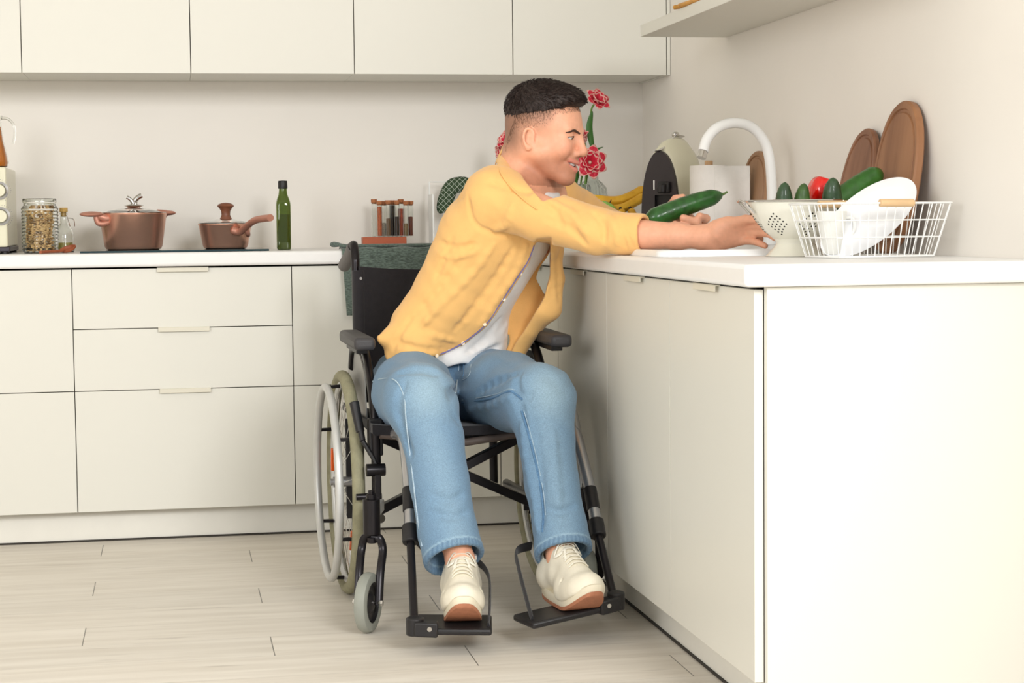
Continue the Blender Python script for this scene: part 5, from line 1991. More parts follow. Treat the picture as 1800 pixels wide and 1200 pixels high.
def skin_tint(V):
    L = (V-A3(HD)) @ HM
    x, y, z = L[:, 0], L[:, 1], L[:, 2]
    C = np.tile(SK, (len(V), 1))
    sm = lambda e0, e1, t: np.clip((t-e0)/(e1-e0), 0, 1)**2*(3-2*np.clip((t-e0)/(e1-e0), 0, 1))
    head = (np.abs(x) < 0.14) & (np.abs(y) < 0.1) & (z > -0.16) & (z < 0.15)
    # stubble on jaw, chin, upper lip
    st = sm(-0.052, -0.088, z+0.32*np.clip(0.02-x, -0.1, 0.1))*sm(-0.045, -0.01, x)*(1-sm(0.0, 1, (z < -0.135)))
    st = st*sm(0.118, 0.09, np.hypot(x-0.03, y))
    st = np.maximum(st, 0.35*np.exp(-((z+0.054)/0.006)**2-(y/0.03)**2)*(x > 0.08))
    C = np.where(head[:, None], C*(1-0.40*st[:, None]*np.array([0.85, 1.0, 1.05])), C)
    # clipped hair on temples and nape
    ear = ((x+0.014)/0.020)**2+((z+0.021)/0.032)**2 < 1
    fade = sm(-0.055, 0.050, z-0.45*(x+0.05))*sm(0.056, 0.020, x)*(z > -0.085)
    nape = sm(-0.010, -0.070, x)*sm(-0.095, -0.02, z)
    fd_ = np.clip(np.maximum(fade*0.9, nape*0.85), 0, 1)
    fd_ = np.where(ear & (np.abs(y) > 0.066), 0, fd_)
    hairc = np.array(lin((88, 66, 54))[:3])
    k = (fd_*head*0.85)[:, None]
    C = C*(1-k)+hairc*k
    # lips
    f = y/0.0275
    up = -0.0645+0.0045*f*f
    lo_ = -0.0845+0.0175*f*f
    lp = (np.abs(f) < 1.05) & (x > 0.070) & (z < up+0.0042) & (z > lo_-0.0058)
    C = np.where((lp & head)[:, None], np.array(lin((216, 138, 120))[:3]), C)
    ins_ = (np.abs(f) < 0.95) & (x > 0.055) & (x < 0.0905-0.021*f*f) & (z < up-0.001) & (z > lo_+0.001)
    C = np.where((ins_ & head)[:, None], np.array(lin((120, 52, 46))[:3]), C)
    # warmer cheeks, nose, ears
    wm = np.exp(-((x-0.07)/0.03)**2-((np.abs(y)-0.045)/0.02)**2-((z+0.03)/0.02)**2)+0.7*np.exp(-((x-0.112)/0.012)**2-(z+0.033)**2/0.012**2)
    C = C*(1-np.clip(wm, 0, 1)[:, None]*np.array([0.0, 0.10, 0.10])*head[:, None])
    return np.clip(C, 0, 1)


M_skin = tint_mat('skin', 0.48, sss=0.10, nscale=90, amt=0.05, bump=0.12, bscale=900)
body = sdf_obj('body', bd, 0.0030, M_skin, man, it=1, color=skin_tint, f=0.35)

# eyes, teeth, brows, lashes
for sg in (-1, 1):
    MB().ball(HP(0.0718, 0.032*sg, -0.002), 0.0128, 20, 14).build('eyeball', mat('eye_white', (226, 218, 212), 0.2), man)
    pc2 = HP(0.0718+0.0112, 0.032*sg+0.002, -0.0052)
    MB().ball(pc2, (0.0022, 0.0046, 0.0046), 14, 10, rot=Matrix(HM.tolist())).build('iris', mat('iris_brown', (56, 36, 26), 0.2), man)


def face_curve(pts, r, name, m, sq=(1, 1), lift=0.0004):
    """curve laid on the face; pts in head coordinates y, z; marched inwards along -x"""
    out = []
    for q_ in bez([(0, y, z) for y, z in pts], 4):
        y, z = q_.y, q_.z
        x = 0.14
        for _ in range(80):
            d = bd.ev1(HP(x, y, z))
            if d < 0.0005:
                break
            x -= max(d*0.7, 0.0006)
        out.append(Vector(HP(x+lift, y, z)))
    p = out
    n = len(p)
    rs = [r*(0.35+0.65*math.sin(PI*min(1, (i/(n-1))*0.8+0.18))) for i in range(n)]
    return MB().tube(p, rs, 8, sq=sq).build(name, m, man)


M_hair = mat('dark_brown_hair', (44, 32, 28), 0.55, noise=0.25, nscale=120, bump=0.6, bscale=500)
M_brow = mat('eyebrow_hair', (74, 50, 38), 0.7, noise=0.3, nscale=200)
for sg in (-1, 1):
    face_curve([(0.013*sg, 0.0085), (0.022*sg, 0.0125), (0.034*sg, 0.0150), (0.045*sg, 0.0125), (0.054*sg, 0.0070)], 0.0034, 'eyebrow', M_brow, sq=(0.40, 1.0))
    face_curve([(0.0200*sg, -0.0030), (0.026*sg, -0.0012), (0.033*sg, -0.0006), (0.040*sg, -0.0018), (0.0475*sg, -0.0045)], 0.0013, 'lash_line', mat('lash_brown', (50, 34, 28), 0.7))
mb = MB()
for k in range(-4, 5):
    f = k/4.6
    c = HP(0.0865-0.0205*f*f, 0.0245*f, -0.0705+0.0072*f*f)
    mb.ball(c, (0.0036, 0.0033, 0.0052-0.0012*abs(f)), 10, 8, rot=Matrix(HM.tolist()))
mb.build('teeth', mat('teeth_white', (244, 240, 232), 0.25), man)

# ---------------------------------------------------------------- hair
hs_ = SDF()
hs_.ell(HP(-0.016, 0, 0.054), (0.1000, 0.0770, 0.0800), HM, 0.01)
hs_.ell(HP(0.030, 0, 0.090), (0.060, 0.060, 0.036), HM, 0.02)
hs_.ell(HP(0.054, 0.0, 0.087), (0.033, 0.050, 0.023), HM, 0.02)


def hair_cut(P):
    L = (P-A3(HD)) @ HM
    x, y, z = L[:, 0], L[:, 1], L[:, 2]
    line = 0.042-0.30*np.clip(-0.02-x, -0.2, 0.10)+0.14*np.clip(x-0.04, 0, 0.1)+0.002*np.sin(x*160+y*60)
    line = np.where(x < -0.06, line-0.10*(-0.06-x)/0.04, line)
    return z-line          # negative below the line -> removed


hs_.slab(lambda P: hair_cut(P), HP(0, 0, 0), 0.25, k=0.010, sub=True)
hs_.post = lambda P: 0.0008*np.sin(P[:, 0]*300+P[:, 2]*160)*np.sin(P[:, 1]*520+P[:, 2]*150)
hair = sdf_obj('hair', hs_, 0.003, M_hair, man, it=1)
rnd = random.Random(11)
mb = MB()
hv = np.array([v.co for v in hair.data.vertices])
hn = np.array([v.normal for v in hair.data.vertices])
offm = np.array(wloc(man))
idx = [i for i in range(len(hv))]
for i in rnd.sample(idx, min(5200, len(idx))):
    p = Vector(hv[i]+offm)
    nn_ = Vector(hn[i])
    L = (np.array(p)-A3(HD)) @ HM
    if nn_.dot(hu) < -0.55:
        continue
    tx = max(0.0, min(1.0, (L[0]+0.085)/0.11))
    tz = max(0.0, min(1.0, (L[2]-0.045)/0.05))
    fw = Vector(HM @ np.array([0.2+0.8*tx*tz, 0.0, -0.9+1.0*tx*tz]))
    fw = fw-nn_*fw.dot(nn_)
    fw.normalize()
    d = (nn_*0.30+fw*0.9+Vector((rnd.uniform(-.22, .22), rnd.uniform(-.22, .22), rnd.uniform(-.22, .22)))).normalized()
    l = rnd.uniform(0.007, 0.013)*(0.7 if L[2] < 0.055 else 1.0)
    a = p-nn_*0.001
    b = a+d*l*0.6
    c = b+(d*0.5+fw*0.5).normalized()*l*0.5
    mb.tube([a, b, c], [0.0010, 0.0008, 0.0002], 3, caps=False)
o = mb.build('hair_strands', M_hair, man)
o['kind'] = 'stuff'
bv = np.array([v.co for v in body.data.vertices])+offm
bn = np.array([v.normal for v in body.data.vertices])
Lb = (bv-A3(HD)) @ HM
ln_ = 0.042-0.30*np.clip(-0.02-Lb[:, 0], -0.2, 0.10)+0.14*np.clip(Lb[:, 0]-0.04, 0, 0.1)
ln_ = np.where(Lb[:, 0] < -0.06, ln_-0.10*(-0.06-Lb[:, 0])/0.04, ln_)
gap = ln_-Lb[:, 2]
okf = (np.abs(Lb[:, 0]) < 0.13) & (np.abs(Lb[:, 1]) < 0.1) & (gap > -0.012) & (gap < 0.036) & (Lb[:, 0] < 0.09) & (Lb[:, 0] > -0.085)
okf &= (gap < 0.012+0.033*np.clip((0.045-Lb[:, 0])/0.03, 0, 1))
okf &= ~(((Lb[:, 0]+0.014)/0.020)**2+((Lb[:, 2]+0.021)/0.032)**2 < 1)
cand = np.nonzero(okf)[0].tolist()
mb = MB()
for i in rnd.sample(cand, min(5200, len(cand))):
    g_ = max(0.0, float(gap[i]))
    if rnd.random() < (g_/0.05)**0.7:
        continue
    nn_ = Vector(bn[i])
    fw = Vector(HM @ np.array([0.30, 0.0, -0.95]))
    fw = (fw-nn_*fw.dot(nn_)).normalized()
    d = (nn_*0.18+fw*0.9+Vector((rnd.uniform(-.25, .25), rnd.uniform(-.25, .25), rnd.uniform(-.25, .25)))).normalized()
    l = rnd.uniform(0.004, 0.008)*(1.0-0.6*min(1, g_/0.045))
    a = Vector(bv[i])-nn_*0.0003
    mb.tube([a, a+d*l], [0.00045, 0.00012], 3, caps=False)
o = mb.build('clipped_hair', mat('clipped_hair_brown', (104, 78, 62), 0.7, noise=0.2), man)
o['kind'] = 'stuff'

# ---------------------------------------------------------------- jeans
jn = SDF()
for hp_, kn, pts in ((hipR, knR, [(at(761, 770, -1.44), 0.0735), (at(773, 850, -1.488), 0.0705), (at(787, 935, -1.528), 0.0700), (at(797, 975, -1.545), 0.0715), (at(805, 1010, -1.56), 0.0715)]),
                     (hipL, knL, [(at(960, 770, -1.445), 0.0690), (at(970, 850, -1.492), 0.0650), (at(984, 925, -1.532), 0.0640), (at(990, 965, -1.548), 0.0680), (at(993, 1000, -1.56), 0.0680)])):
    kt = kn+A3((0, -0.012, 0.0))
    jn.cone(hp_+A3((0, 0, 0.0)), hp_+(kt-hp_)*0.5, 0.106, 0.102, 0.04)
    jn.cone(hp_+(kt-hp_)*0.5, kt, 0.100, 0.086, 0.03)
    jn.chain([(A3(kt)+A3((0.006, 0, 0)), 0.085)]+[(A3(p), r) for p, r in pts], 0.03)
jn.cone(hipR+A3((0.02, 0.0, -0.01)), hipL+A3((-0.01, 0, -0.01)), 0.098, 0.095, 0.04)
jn.cone(hipR+A3((0.045, -0.02, 0.040)), hipL+A3((-0.015, -0.02, 0.040)), 0.082, 0.078, 0.03)
jn.cone(hipR+A3((0.03, 0.10, -0.0)), hipL+A3((0.0, 0.10, 0.0)), 0.10, 0.10, 0.05)
jb = SDF()
jb.p = list(jn.p)


def crease(sd, src, pts, r, k=0.012, sub=True, depth=0.0):
    """fold laid on the surface along pixels of the photograph"""
    q = [src.trace(u, v) for u, v in pts]
    q = [p for p in q if p is not None]
    if len(q) < 2:
        return
    n = len(q)
    q = bez(q, 3)
    n = len(q)
    for i in range(n-1):
        f0 = 0.30+0.70*math.sin(PI*i/(n-1))
        f1 = 0.30+0.70*math.sin(PI*(i+1)/(n-1))
        o0, o1 = (-0.62*r*f0, -0.62*r*f1) if sub else (0.80*r*f0, 0.80*r*f1)
        sd.cone(q[i]+CF*o0, q[i+1]+CF*o1, r*f0, r*f1, k, sub)


# folds
for pts, r, sub, dp in (
    ([(806, 648), (795, 690), (806, 740)], 0.010, True, 0.0),
    ([(912, 655), (906, 690), (914, 720), (922, 760)], 0.009, True, 0.0),
    ([(905, 690), (925, 700), (933, 690)], 0.006, True, 0.0),
    ([(936, 720), (946, 800), (952, 880), (950, 930)], 0.008, True, 0.002),
    ([(918, 740), (926, 800), (940, 870), (945, 930)], 0.008, False, 0.003),
    ([(972, 760), (976, 840), (985, 920)], 0.009, False, 0.003),
    ([(712, 670), (700, 700), (703, 740)], 0.006, True, 0.0),
    ([(695, 720), (712, 770), (722, 800)], 0.007, True, 0.0),
    ([(820, 720), (860, 712), (895, 700)], 0.006, False, 0.002),
    ([(840, 690), (870, 670), (915, 655)], 0.008, True, 0.0),
    ([(700, 655), (740, 648), (770, 655)], 0.010, True, 0.004),
    ([(760, 870), (790, 880), (815, 868)], 0.005, True, 0.0),
    ([(760, 900), (795, 908), (822, 900)], 0.005, True, 0.0),
    ([(955, 890), (985, 900), (1010, 888)], 0.005, True, 0.0)):
    crease(jn, jb, pts, r, 0.014, sub, dp)
hems = []
for (pb, pa, rr) in ((A3(at(799, 984, -1.550)), A3(at(787, 935, -1.528)), 0.0715), (A3(at(991, 975, -1.552)), A3(at(984, 925, -1.532)), 0.0680)):
    ax = (pb-pa)/np.linalg.norm(pb-pa)
    a0_ = ax
    ax = ax+A3((0, -0.42, 0))
    ax = ax/np.linalg.norm(ax)
    hems.append((pb, ax, rr))
    # cut the leg off at the hem plane and hollow it
    jn.slab(lambda P, pb=pb, ax=ax: np.maximum(-((P-pb) @ ax), np.hypot(P[:, 0]-pb[0], P[:, 1]-pb[1])-0.098), pb+ax*0.10, 0.15, k=0.002, sub=True)
    jn.cone(pb-a0_*0.045, pb+a0_*0.08, rr-0.012, rr-0.0045, 0.004, sub=True)
jn.post = lambda P: 0.0016*np.sin(P[:, 2]*85+np.sin(P[:, 0]*70)*1.5+P[:, 1]*25)*np.clip(np.sin(P[:, 2]*11+1.0), 0, 1)


def denim_tint(V):
    base = np.array(lin((110, 142, 170))[:3])
    pale = np.array(lin((160, 186, 200))[:3])
    dark = np.array(lin((72, 106, 142))[:3])
    C = np.tile(base, (len(V), 1))
    w = np.zeros(len(V))
    for kn, an in ((knR, anR), (knL, anL)):
        d = V-(kn+A3((0.01, -0.07, 0.02)))
        w = np.maximum(w, np.exp(-(d[:, 0]**2/0.055**2+d[:, 1]**2/0.08**2+d[:, 2]**2/0.075**2)))
        for t in np.linspace(0.15, 0.8, 8):
            d = V-(kn+(an-kn)*t+A3((0.0, -0.08, 0)))
            w = np.maximum(w, 0.42*np.exp(-(d[:, 0]**2/0.04**2+(d[:, 1])**2/0.06**2+d[:, 2]**2/0.06**2)))
    C = C*(1-w[:, None]*0.85)+pale*w[:, None]*0.85
    for pb, ax, rr in hems:
        h = (V-pb) @ ax
        near = np.linalg.norm(V-pb, axis=1) < 0.12
        ln = near*np.exp(-((h+0.0165)/0.0022)**2)
        C = C*(1-0.55*ln[:, None])+pale*1.15*0.55*ln[:, None]
        band = near*(h > -0.015)*(0.5+0.5*np.sin(np.arctan2(V[:, 1]-pb[1], V[:, 0]-pb[0])*34))
        C = C*(1-0.5*band[:, None])+dark*0.9*0.5*band[:, None]
    return np.clip(C, 0, 1)


M_denim = tint_mat('denim', 0.9, nscale=420, amt=0.17, bump=0.5, bscale=800, sheen=0.15)
jeans = sdf_obj('jeans', jn, 0.0042, M_denim, man, it=1, color=denim_tint)


def seam(sd, pts, r, name, m, parent, lift=0.0006, sq=(1, 1)):
    q = [sd.trace(u, v, lift=lift) for u, v in pts]
    q = [p for p in q if p is not None]
    if len(q) < 2:
        return None
    return MB().tube(bez(q, 5), r, 7, sq=sq).build(name, m, parent)


M_stitch = mat('pale_stitching', (176, 196, 208), 0.8, noise=0.2, nscale=500)
M_stitch2 = mat('denim_seam', (92, 128, 162), 0.9, noise=0.2, nscale=400)
for pts, r, m_ in (
    ([(812, 708), (840, 704), (870, 698), (893, 688), (903, 690), (918, 702)], 0.0024, M_stitch2),
    ([(812, 703), (840, 699), (870, 693), (893, 684), (905, 685)], 0.0009, M_stitch),
    ([(917, 722), (926, 752), (936, 790), (945, 830), (952, 870), (955, 905), (953, 935)], 0.0026, M_stitch2),
    ([(921, 722), (930, 752), (940, 790), (949, 830), (956, 870), (959, 905)], 0.0009, M_stitch),
    ([(655, 670), (672, 665), (690, 666), (700, 674), (708, 690), (712, 706)], 0.0014, M_stitch),
    ([(712, 706), (714, 740), (720, 790), (727, 850), (734, 910), (742, 960)], 0.0018, M_stitch),
    ([(806, 634), (806, 650), (804, 668), (801, 690)], 0.0016, M_stitch),
    ([(814, 634), (815, 655), (812, 664)], 0.0010, M_stitch2), ([(828, 640), (826, 655), (820, 664), (812, 668)], 0.0010, M_stitch)):
    seam(jn, pts, r, 'seam', m_, jeans)

# ---------------------------------------------------------------- T-shirt
ts = SDF()
ts.chain([(neck+A3(fd)*0.005-A3((0, 0, 0.050)), 0.078), (chest+A3(fd)*0.002, 0.104), (belly+A3(fd)*0.002, 0.103), (A3((-0.366, -1.020, 0.70)), 0.096), (A3((-0.366, -1.030, 0.645)), 0.094)], 0.05)
for sg in (-1, 1):
    ts.chain([(chest+A3(fd)*0.0+A3(ld)*0.048*sg, 0.095), (belly+A3(fd)*0.0+A3(ld)*0.036*sg, 0.095), (A3((-0.358, -1.015, 0.67))+A3((0.058, 0.015, 0))*sg, 0.092 if sg > 0 else 0.082)], 0.04)
ts.slab(lambda P: P[:, 2]-0.620-0.006*np.sin(P[:, 0]*50), A3((-0.37, -1.0, 0.55)), 0.25, k=0.004, sub=True)
ts.slab(lambda P: -(((P-(neck+A3(fd)*0.03-A3((0, 0, 0.030)))) @ A3((0.30, -0.24, 0.92)))), neck+A3((0, 0, 0.1)), 0.2, k=0.004, sub=True)
tb = SDF()
tb.p = list(ts.p)
for pts, r, sub in (([(955, 470), (925, 520), (890, 570), (850, 612)], 0.009, False), ([(962, 500), (938, 545), (905, 590), (880, 625)], 0.008, True), ([(940, 540), (905, 560), (870, 580)], 0.006, True),
                    ([(925, 575), (890, 590), (850, 606), (820, 622)], 0.007, False), ([(915, 590), (880, 608), (850, 622)], 0.006, True), ([(880, 560), (850, 600), (820, 620)], 0.006, True), ([(950, 440), (940, 480), (925, 510)], 0.006, True)):
    crease(ts, tb, pts, r, 0.012, sub, 0.001 if sub else 0.004)
M_tee = mat('white_cotton', (240, 238, 236), 0.9, noise=0.02, nscale=60, bump=0.25, bscale=600, sheen=0.2)
sdf_obj('t_shirt', ts, 0.0042, M_tee, man, it=1)

# ---------------------------------------------------------------- shirt
PV = np.array([[R2.x, R2.y, R2.z], [U2.x, U2.y, U2.z]])      # picture right / up in the room


def poly_px(pts, y):
    return [np.array(at(u, v, y)) for u, v in pts]


def sd_poly(X, Z, V):
    n = len(V)
    d = np.full(X.shape, 1e9)
    s = np.ones(X.shape)
    for i in range(n):
        j = i-1
        ex_, ez_ = V[j][0]-V[i][0], V[j][1]-V[i][1]
        wx, wz = X-V[i][0], Z-V[i][1]
        t = np.clip((wx*ex_+wz*ez_)/(ex_*ex_+ez_*ez_), 0, 1)
        d = np.minimum(d, (wx-ex_*t)**2+(wz-ez_*t)**2)
        c1, c2, c3 = Z >= V[i][1], Z < V[j][1], ex_*wz > ez_*wx
        al = (c1 & c2 & c3) | (~c1 & ~c2 & ~c3)
        s = np.where(al, -s, s)
    return s*np.sqrt(d)


sh_ = SDF()
L3 = A3(ld)
# back and sides
sh_.chain([(neck+A3((-0.012, 0.012, -0.030)), 0.088), (chest+A3(fd)*0.010, 0.138), (belly+A3(fd)*0.020+A3((-0.005, 0, 0)), 0.132), (A3((-0.385, -1.00, 0.70)), 0.128)], 0.06)
sh_.chain([(shR+A3((-0.012, 0.01, -0.012)), 0.077), (chest-L3*0.075+A3((-0.035, 0, 0)), 0.100), (belly-L3*0.060+A3((-0.022, -0.01, 0)), 0.097), (A3((-0.440, -1.06, 0.715)), 0.086), (A3((-0.465, -1.085, 0.675)), 0.078)], 0.05)
sh_.cone(A3((-0.47, -1.08, 0.70)), A3(at(668, 596, -1.10)), 0.060, 0.012, 0.03)
sh_.cone(A3((-0.46, -1.08, 0.68)), A3(at(684, 628, -1.10)), 0.060, 0.012, 0.02)
sh_.chain([(shL+A3((0, 0, -0.008)), 0.072), (chest+L3*0.075, 0.092), (belly+L3*0.075+A3((0.015, 0, 0)), 0.085), (A3((-0.300, -0.94, 0.68)), 0.075)], 0.05)
# front panel of his left side, hanging open
sh_.chain([(A3(at(972, 440, -1.13)), 0.022), (A3(at(976, 490, -1.12)), 0.022), (A3(at(972, 545, -1.10)), 0.020)], 0.03)
sh_.chain([(A3(at(950, 480, -1.10)), 0.045), (A3(at(950, 540, -1.08)), 0.045), (A3(at(930, 575, -1.06)), 0.030)], 0.03)
sh_.chain([(A3(at(940, 520, -1.06)), 0.045), (A3(at(918, 590, -1.04)), 0.030), (A3(at(905, 625, -1.03)), 0.026)], 0.03)
# sleeves
cfR = A3(at(1122, 411, -1.505))
dR = (cfR-elR)/np.linalg.norm(cfR-elR)
sh_.chain([(shR+A3((0.0, 0, -0.004)), 0.076), (shR+(elR-shR)*0.45+A3((0, 0, -0.008)), 0.068), (elR+A3((0, 0, 0.004)), 0.056), (elR+(cfR-elR)*0.62, 0.049)], 0.035)
sh_.cone(elR+(cfR-elR)*0.52, cfR+dR*0.010, 0.0525, 0.0490, 0.004)
mdL = elL+(wrL-elL)*0.35
sh_.chain([(shL, 0.070), (shL+(elL-shL)*0.5, 0.062), (elL, 0.055), (mdL, 0.046)], 0.035)
sb = SDF()
sb.p = list(sh_.p)
for pts, r, sub, dp in (
    ([(826, 310), (822, 345), (830, 385), (846, 402)], 0.0045, True, 0.0),
    ([(846, 402), (875, 412), (910, 418), (938, 428)], 0.010, True, 0.0),
    ([(900, 360), (890, 392), (870, 404)], 0.010, False, 0.004),
    ([(955, 350), (975, 372), (985, 395)], 0.010, True, 0.002),
    ([(985, 362), (1010, 380), (1030, 410)], 0.010, False, 0.004),
    ([(960, 385), (1000, 400), (1030, 430)], 0.008, True, 0.002),
    ([(1040, 372), (1060, 395), (1062, 425)], 0.008, True, 0.001),
    ([(1070, 378), (1082, 400), (1085, 430)], 0.007, False, 0.003),
    ([(930, 340), (960, 352), (985, 362)], 0.010, False, 0.003),
    ([(860, 320), (900, 332), (935, 338)], 0.008, True, 0.002),
    ([(838, 418), (800, 470), (760, 520), (720, 560)], 0.010, True, 0.001),
    ([(868, 430), (830, 480), (780, 530), (740, 575)], 0.012, False, 0.005),
    ([(900, 438), (870, 490), (830, 545), (800, 580)], 0.011, True, 0.002),
    ([(925, 432), (905, 480), (870, 530), (845, 570)], 0.010, False, 0.004),
    ([(795, 420), (780, 455), (765, 490)], 0.008, True, 0.0),
    ([(815, 345), (800, 352)], 0.004, True, 0.0),
    ([(775, 425), (800, 435), (838, 430)], 0.007, True, 0.001),
    ([(770, 445), (800, 452), (835, 442)], 0.007, False, 0.003),
    ([(700, 590), (760, 590), (800, 600)], 0.009, False, 0.004),
    ([(690, 600), (740, 612), (790, 615)], 0.009, True, 0.002),
    ([(720, 560), (700, 590), (690, 615)], 0.008, True, 0.002),
    ([(972, 440), (966, 480), (970, 520)], 0.006, True, 0.001),
    ([(985, 440), (982, 490), (984, 530)], 0.005, True, 0.001)):
    crease(sh_, sb, pts, r*(0.50 if sub else 0.60), 0.012, sub, dp)
# cuff fold
crease(sh_, sb, [(1094, 378), (1090, 395), (1096, 415), (1102, 440)], 0.0035, 0.003, True, 0.0)
crease(sh_, sb, [(1092, 392), (1104, 412), (1114, 436)], 0.0025, 0.003, True, 0.0)
# hollow cuff, hem and the open front over the T-shirt
sh_.cone(cfR-dR*0.005, cfR+dR*0.06, 0.0395, 0.0415, 0.003, sub=True)
sh_.slab(lambda P: -((P-(cfR+dR*0.016)) @ dR), cfR+dR*0.1, 0.09, k=0.003, sub=True)
YP = -1.20
opn = [(942, 425), (930, 462), (905, 500), (882, 535), (858, 570), (822, 600), (780, 624), (728, 634), (700, 660), (905, 668), (884, 642), (905, 605), (935, 560), (958, 520), (968, 480), (968, 425)]
hemp = [(600, 560), (655, 592), (676, 636), (720, 632), (780, 625), (800, 700), (600, 720)]
hem2 = [(860, 645), (910, 606), (930, 585), (972, 578), (1060, 560), (1060, 700), (860, 700)]


def view_prism(pts, ymin, ymax):
    """volume swept along the chest direction through an outline; used as a cutter"""
    V = [(q[0], q[2]) for q in poly_px(pts, YP)]

    def f(P):
        t = (P[:, 1]-YP)
        X = P[:, 0]-t*(CF.x/CF.y)*1.02
        Z = P[:, 2]-t*(CF.z/CF.y)
        d = sd_poly(X, Z, V)
        return np.maximum(np.maximum(d, P[:, 1]-ymax), ymin-P[:, 1])
    return f


sh_.slab(view_prism(opn, -1.5, -1.03), A3((-0.28, -1.15, 0.82)), 0.45, k=0.004, sub=True)
sh_.slab(view_prism(hemp, -1.5, -0.6), A3((-0.45, -1.05, 0.62)), 0.35, k=0.005, sub=True)
sh_.slab(view_prism([(660, 690), (676, 638), (730, 634), (920, 640), (1060, 640), (1060, 760), (660, 760)], -1.5, -0.5), A3((-0.35, -1.05, 0.58)), 0.40, k=0.005, sub=True)
sh_.slab(view_prism([(896, 255), (904, 286), (922, 322), (941, 350), (952, 363), (980, 356), (1003, 338), (980, 322), (990, 240)], -1.5, -1.085), A3((-0.17, -1.15, 1.16)), 0.16, k=0.004, sub=True)
# neck hole
nd_ = A3(HD)+HM @ np.array([-0.04, 0, -0.05])-neck
nd_ = nd_/np.linalg.norm(nd_)
sh_.cone(neck-nd_*0.03, neck+nd_*0.10, 0.060, 0.064, 0.006, sub=True)
sh_.cone(neck+A3(fd)*0.05+A3((0, 0, -0.03)), neck+A3(fd)*0.11+A3((0, 0, 0.02)), 0.030, 0.05, 0.01, sub=True)
sh_.post = lambda P: 0.0007*np.sin(P[:, 0]*60+P[:, 2]*95+2*np.sin(P[:, 1]*40))
M_shirt = mat('yellow_cotton', (244, 192, 118), 0.88, noise=0.03, nscale=25, bump=0.35, bscale=700, sheen=0.25)
shirt = sdf_obj('shirt', sh_, 0.0042, M_shirt, man, it=1)
# collar: band and leaf round the neck
nC = 41
vs, fs = [], []
zn = A3(nd_)
bk0 = -A3(fd)
bk0 = bk0-zn*(bk0 @ zn)
bk0 /= np.linalg.norm(bk0)
sd0 = np.cross(zn, bk0)
for i in range(nC):
    a = -2.30+2.75*i/(nC-1)
    e = bk0*math.cos(a)+sd0*math.sin(a)
    c = neck+zn*(0.012+0.020*math.cos(a))
    fr = abs(a)/2.30
    c = c+zn*0.030*(1-fr)
    vs += [c+e*0.0640-zn*0.020, c+e*0.0625+zn*0.014, c+e*0.0670+zn*0.017, c+e*(0.074+0.012*fr)-zn*(0.004+0.004*fr), c+e*(0.082+0.016*fr)-zn*(0.024+0.020*fr**2)]
for i in range(nC-1):
    for k in range(4):
        a = i*5+k
        fs.append((a, a+1, a+6, a+5))
mb = MB()
mb.add(vs, fs)
mb.build('collar', M_shirt, shirt, solid=0.0022, ang=80)
inn_ = bez([at(893, 262, -1.100), at(903, 284, -1.165), at(922, 316, -1.215), at(944, 343, -1.235), at(954, 352, -1.238)], 5)
out_ = []
for u, v in ((872, 281), (879, 302), (896, 327), (922, 352), (944, 368)):
    p = sh_.trace(u, v, lift=0.005)
    out_.append(p if p is not None else at(u, v, -1.2))
out_ = bez(out_, 5)
vs, fs = [], []
for a, b_ in zip(inn_, out_):
    md_ = (a+b_)/2-Vector(CF)*0.008
    vs += [a+Vector((0.012, 0.016, -0.022)), a, md_, b_]
for i in range(len(inn_)-1):
    for k in range(3):
        a = i*4+k
        fs.append((a, a+1, a+5, a+4))
mb = MB()
mb.add(vs, fs)
mb.build('collar_leaf', M_shirt, shirt, solid=0.0024, ang=80)
# placket edge with lilac piping and buttons
pl_ = [(942, 432), (930, 462), (905, 500), (882, 535), (858, 570), (822, 600), (780, 622), (730, 631)]
q = [sh_.trace(u-3, v-1, lift=0.0008) for u, v in pl_]
q = [p for p in q if p is not None]
MB().tube(bez(q, 6), 0.0021, 8, sq=(1.3, 0.7)).build('placket_edge', mat('lilac_piping', (112, 112, 172), 0.8, noise=0.1), shirt)
for u, v in ((937, 442), (915, 481), (886, 526), (852, 570), (814, 603), (768, 625)):
    p = sh_.trace(u, v)
    if p is not None:
        MB().cyl(p-CF*0.0005, p-CF*0.0035, 0.0048, n=16).build('button', mat('pearl_button', (246, 226, 196), 0.3), shirt, bevel=0.0006)

# ---------------------------------------------------------------- shoes
M_shoe = mat('cream_shoe_leather', (240, 232, 212), 0.6, noise=0.03, nscale=30, bump=0.25, bscale=300)
M_mid = mat('cream_midsole', (236, 226, 202), 0.65, noise=0.02, bump=0.15, bscale=400)
M_gum = mat('gum_sole', (178, 118, 88), 0.7, noise=0.08, nscale=60, bump=0.4, bscale=300)
M_lace = mat('cream_lace', (244, 238, 222), 0.8, noise=0.04, nscale=200, bump=0.4, bscale=900)


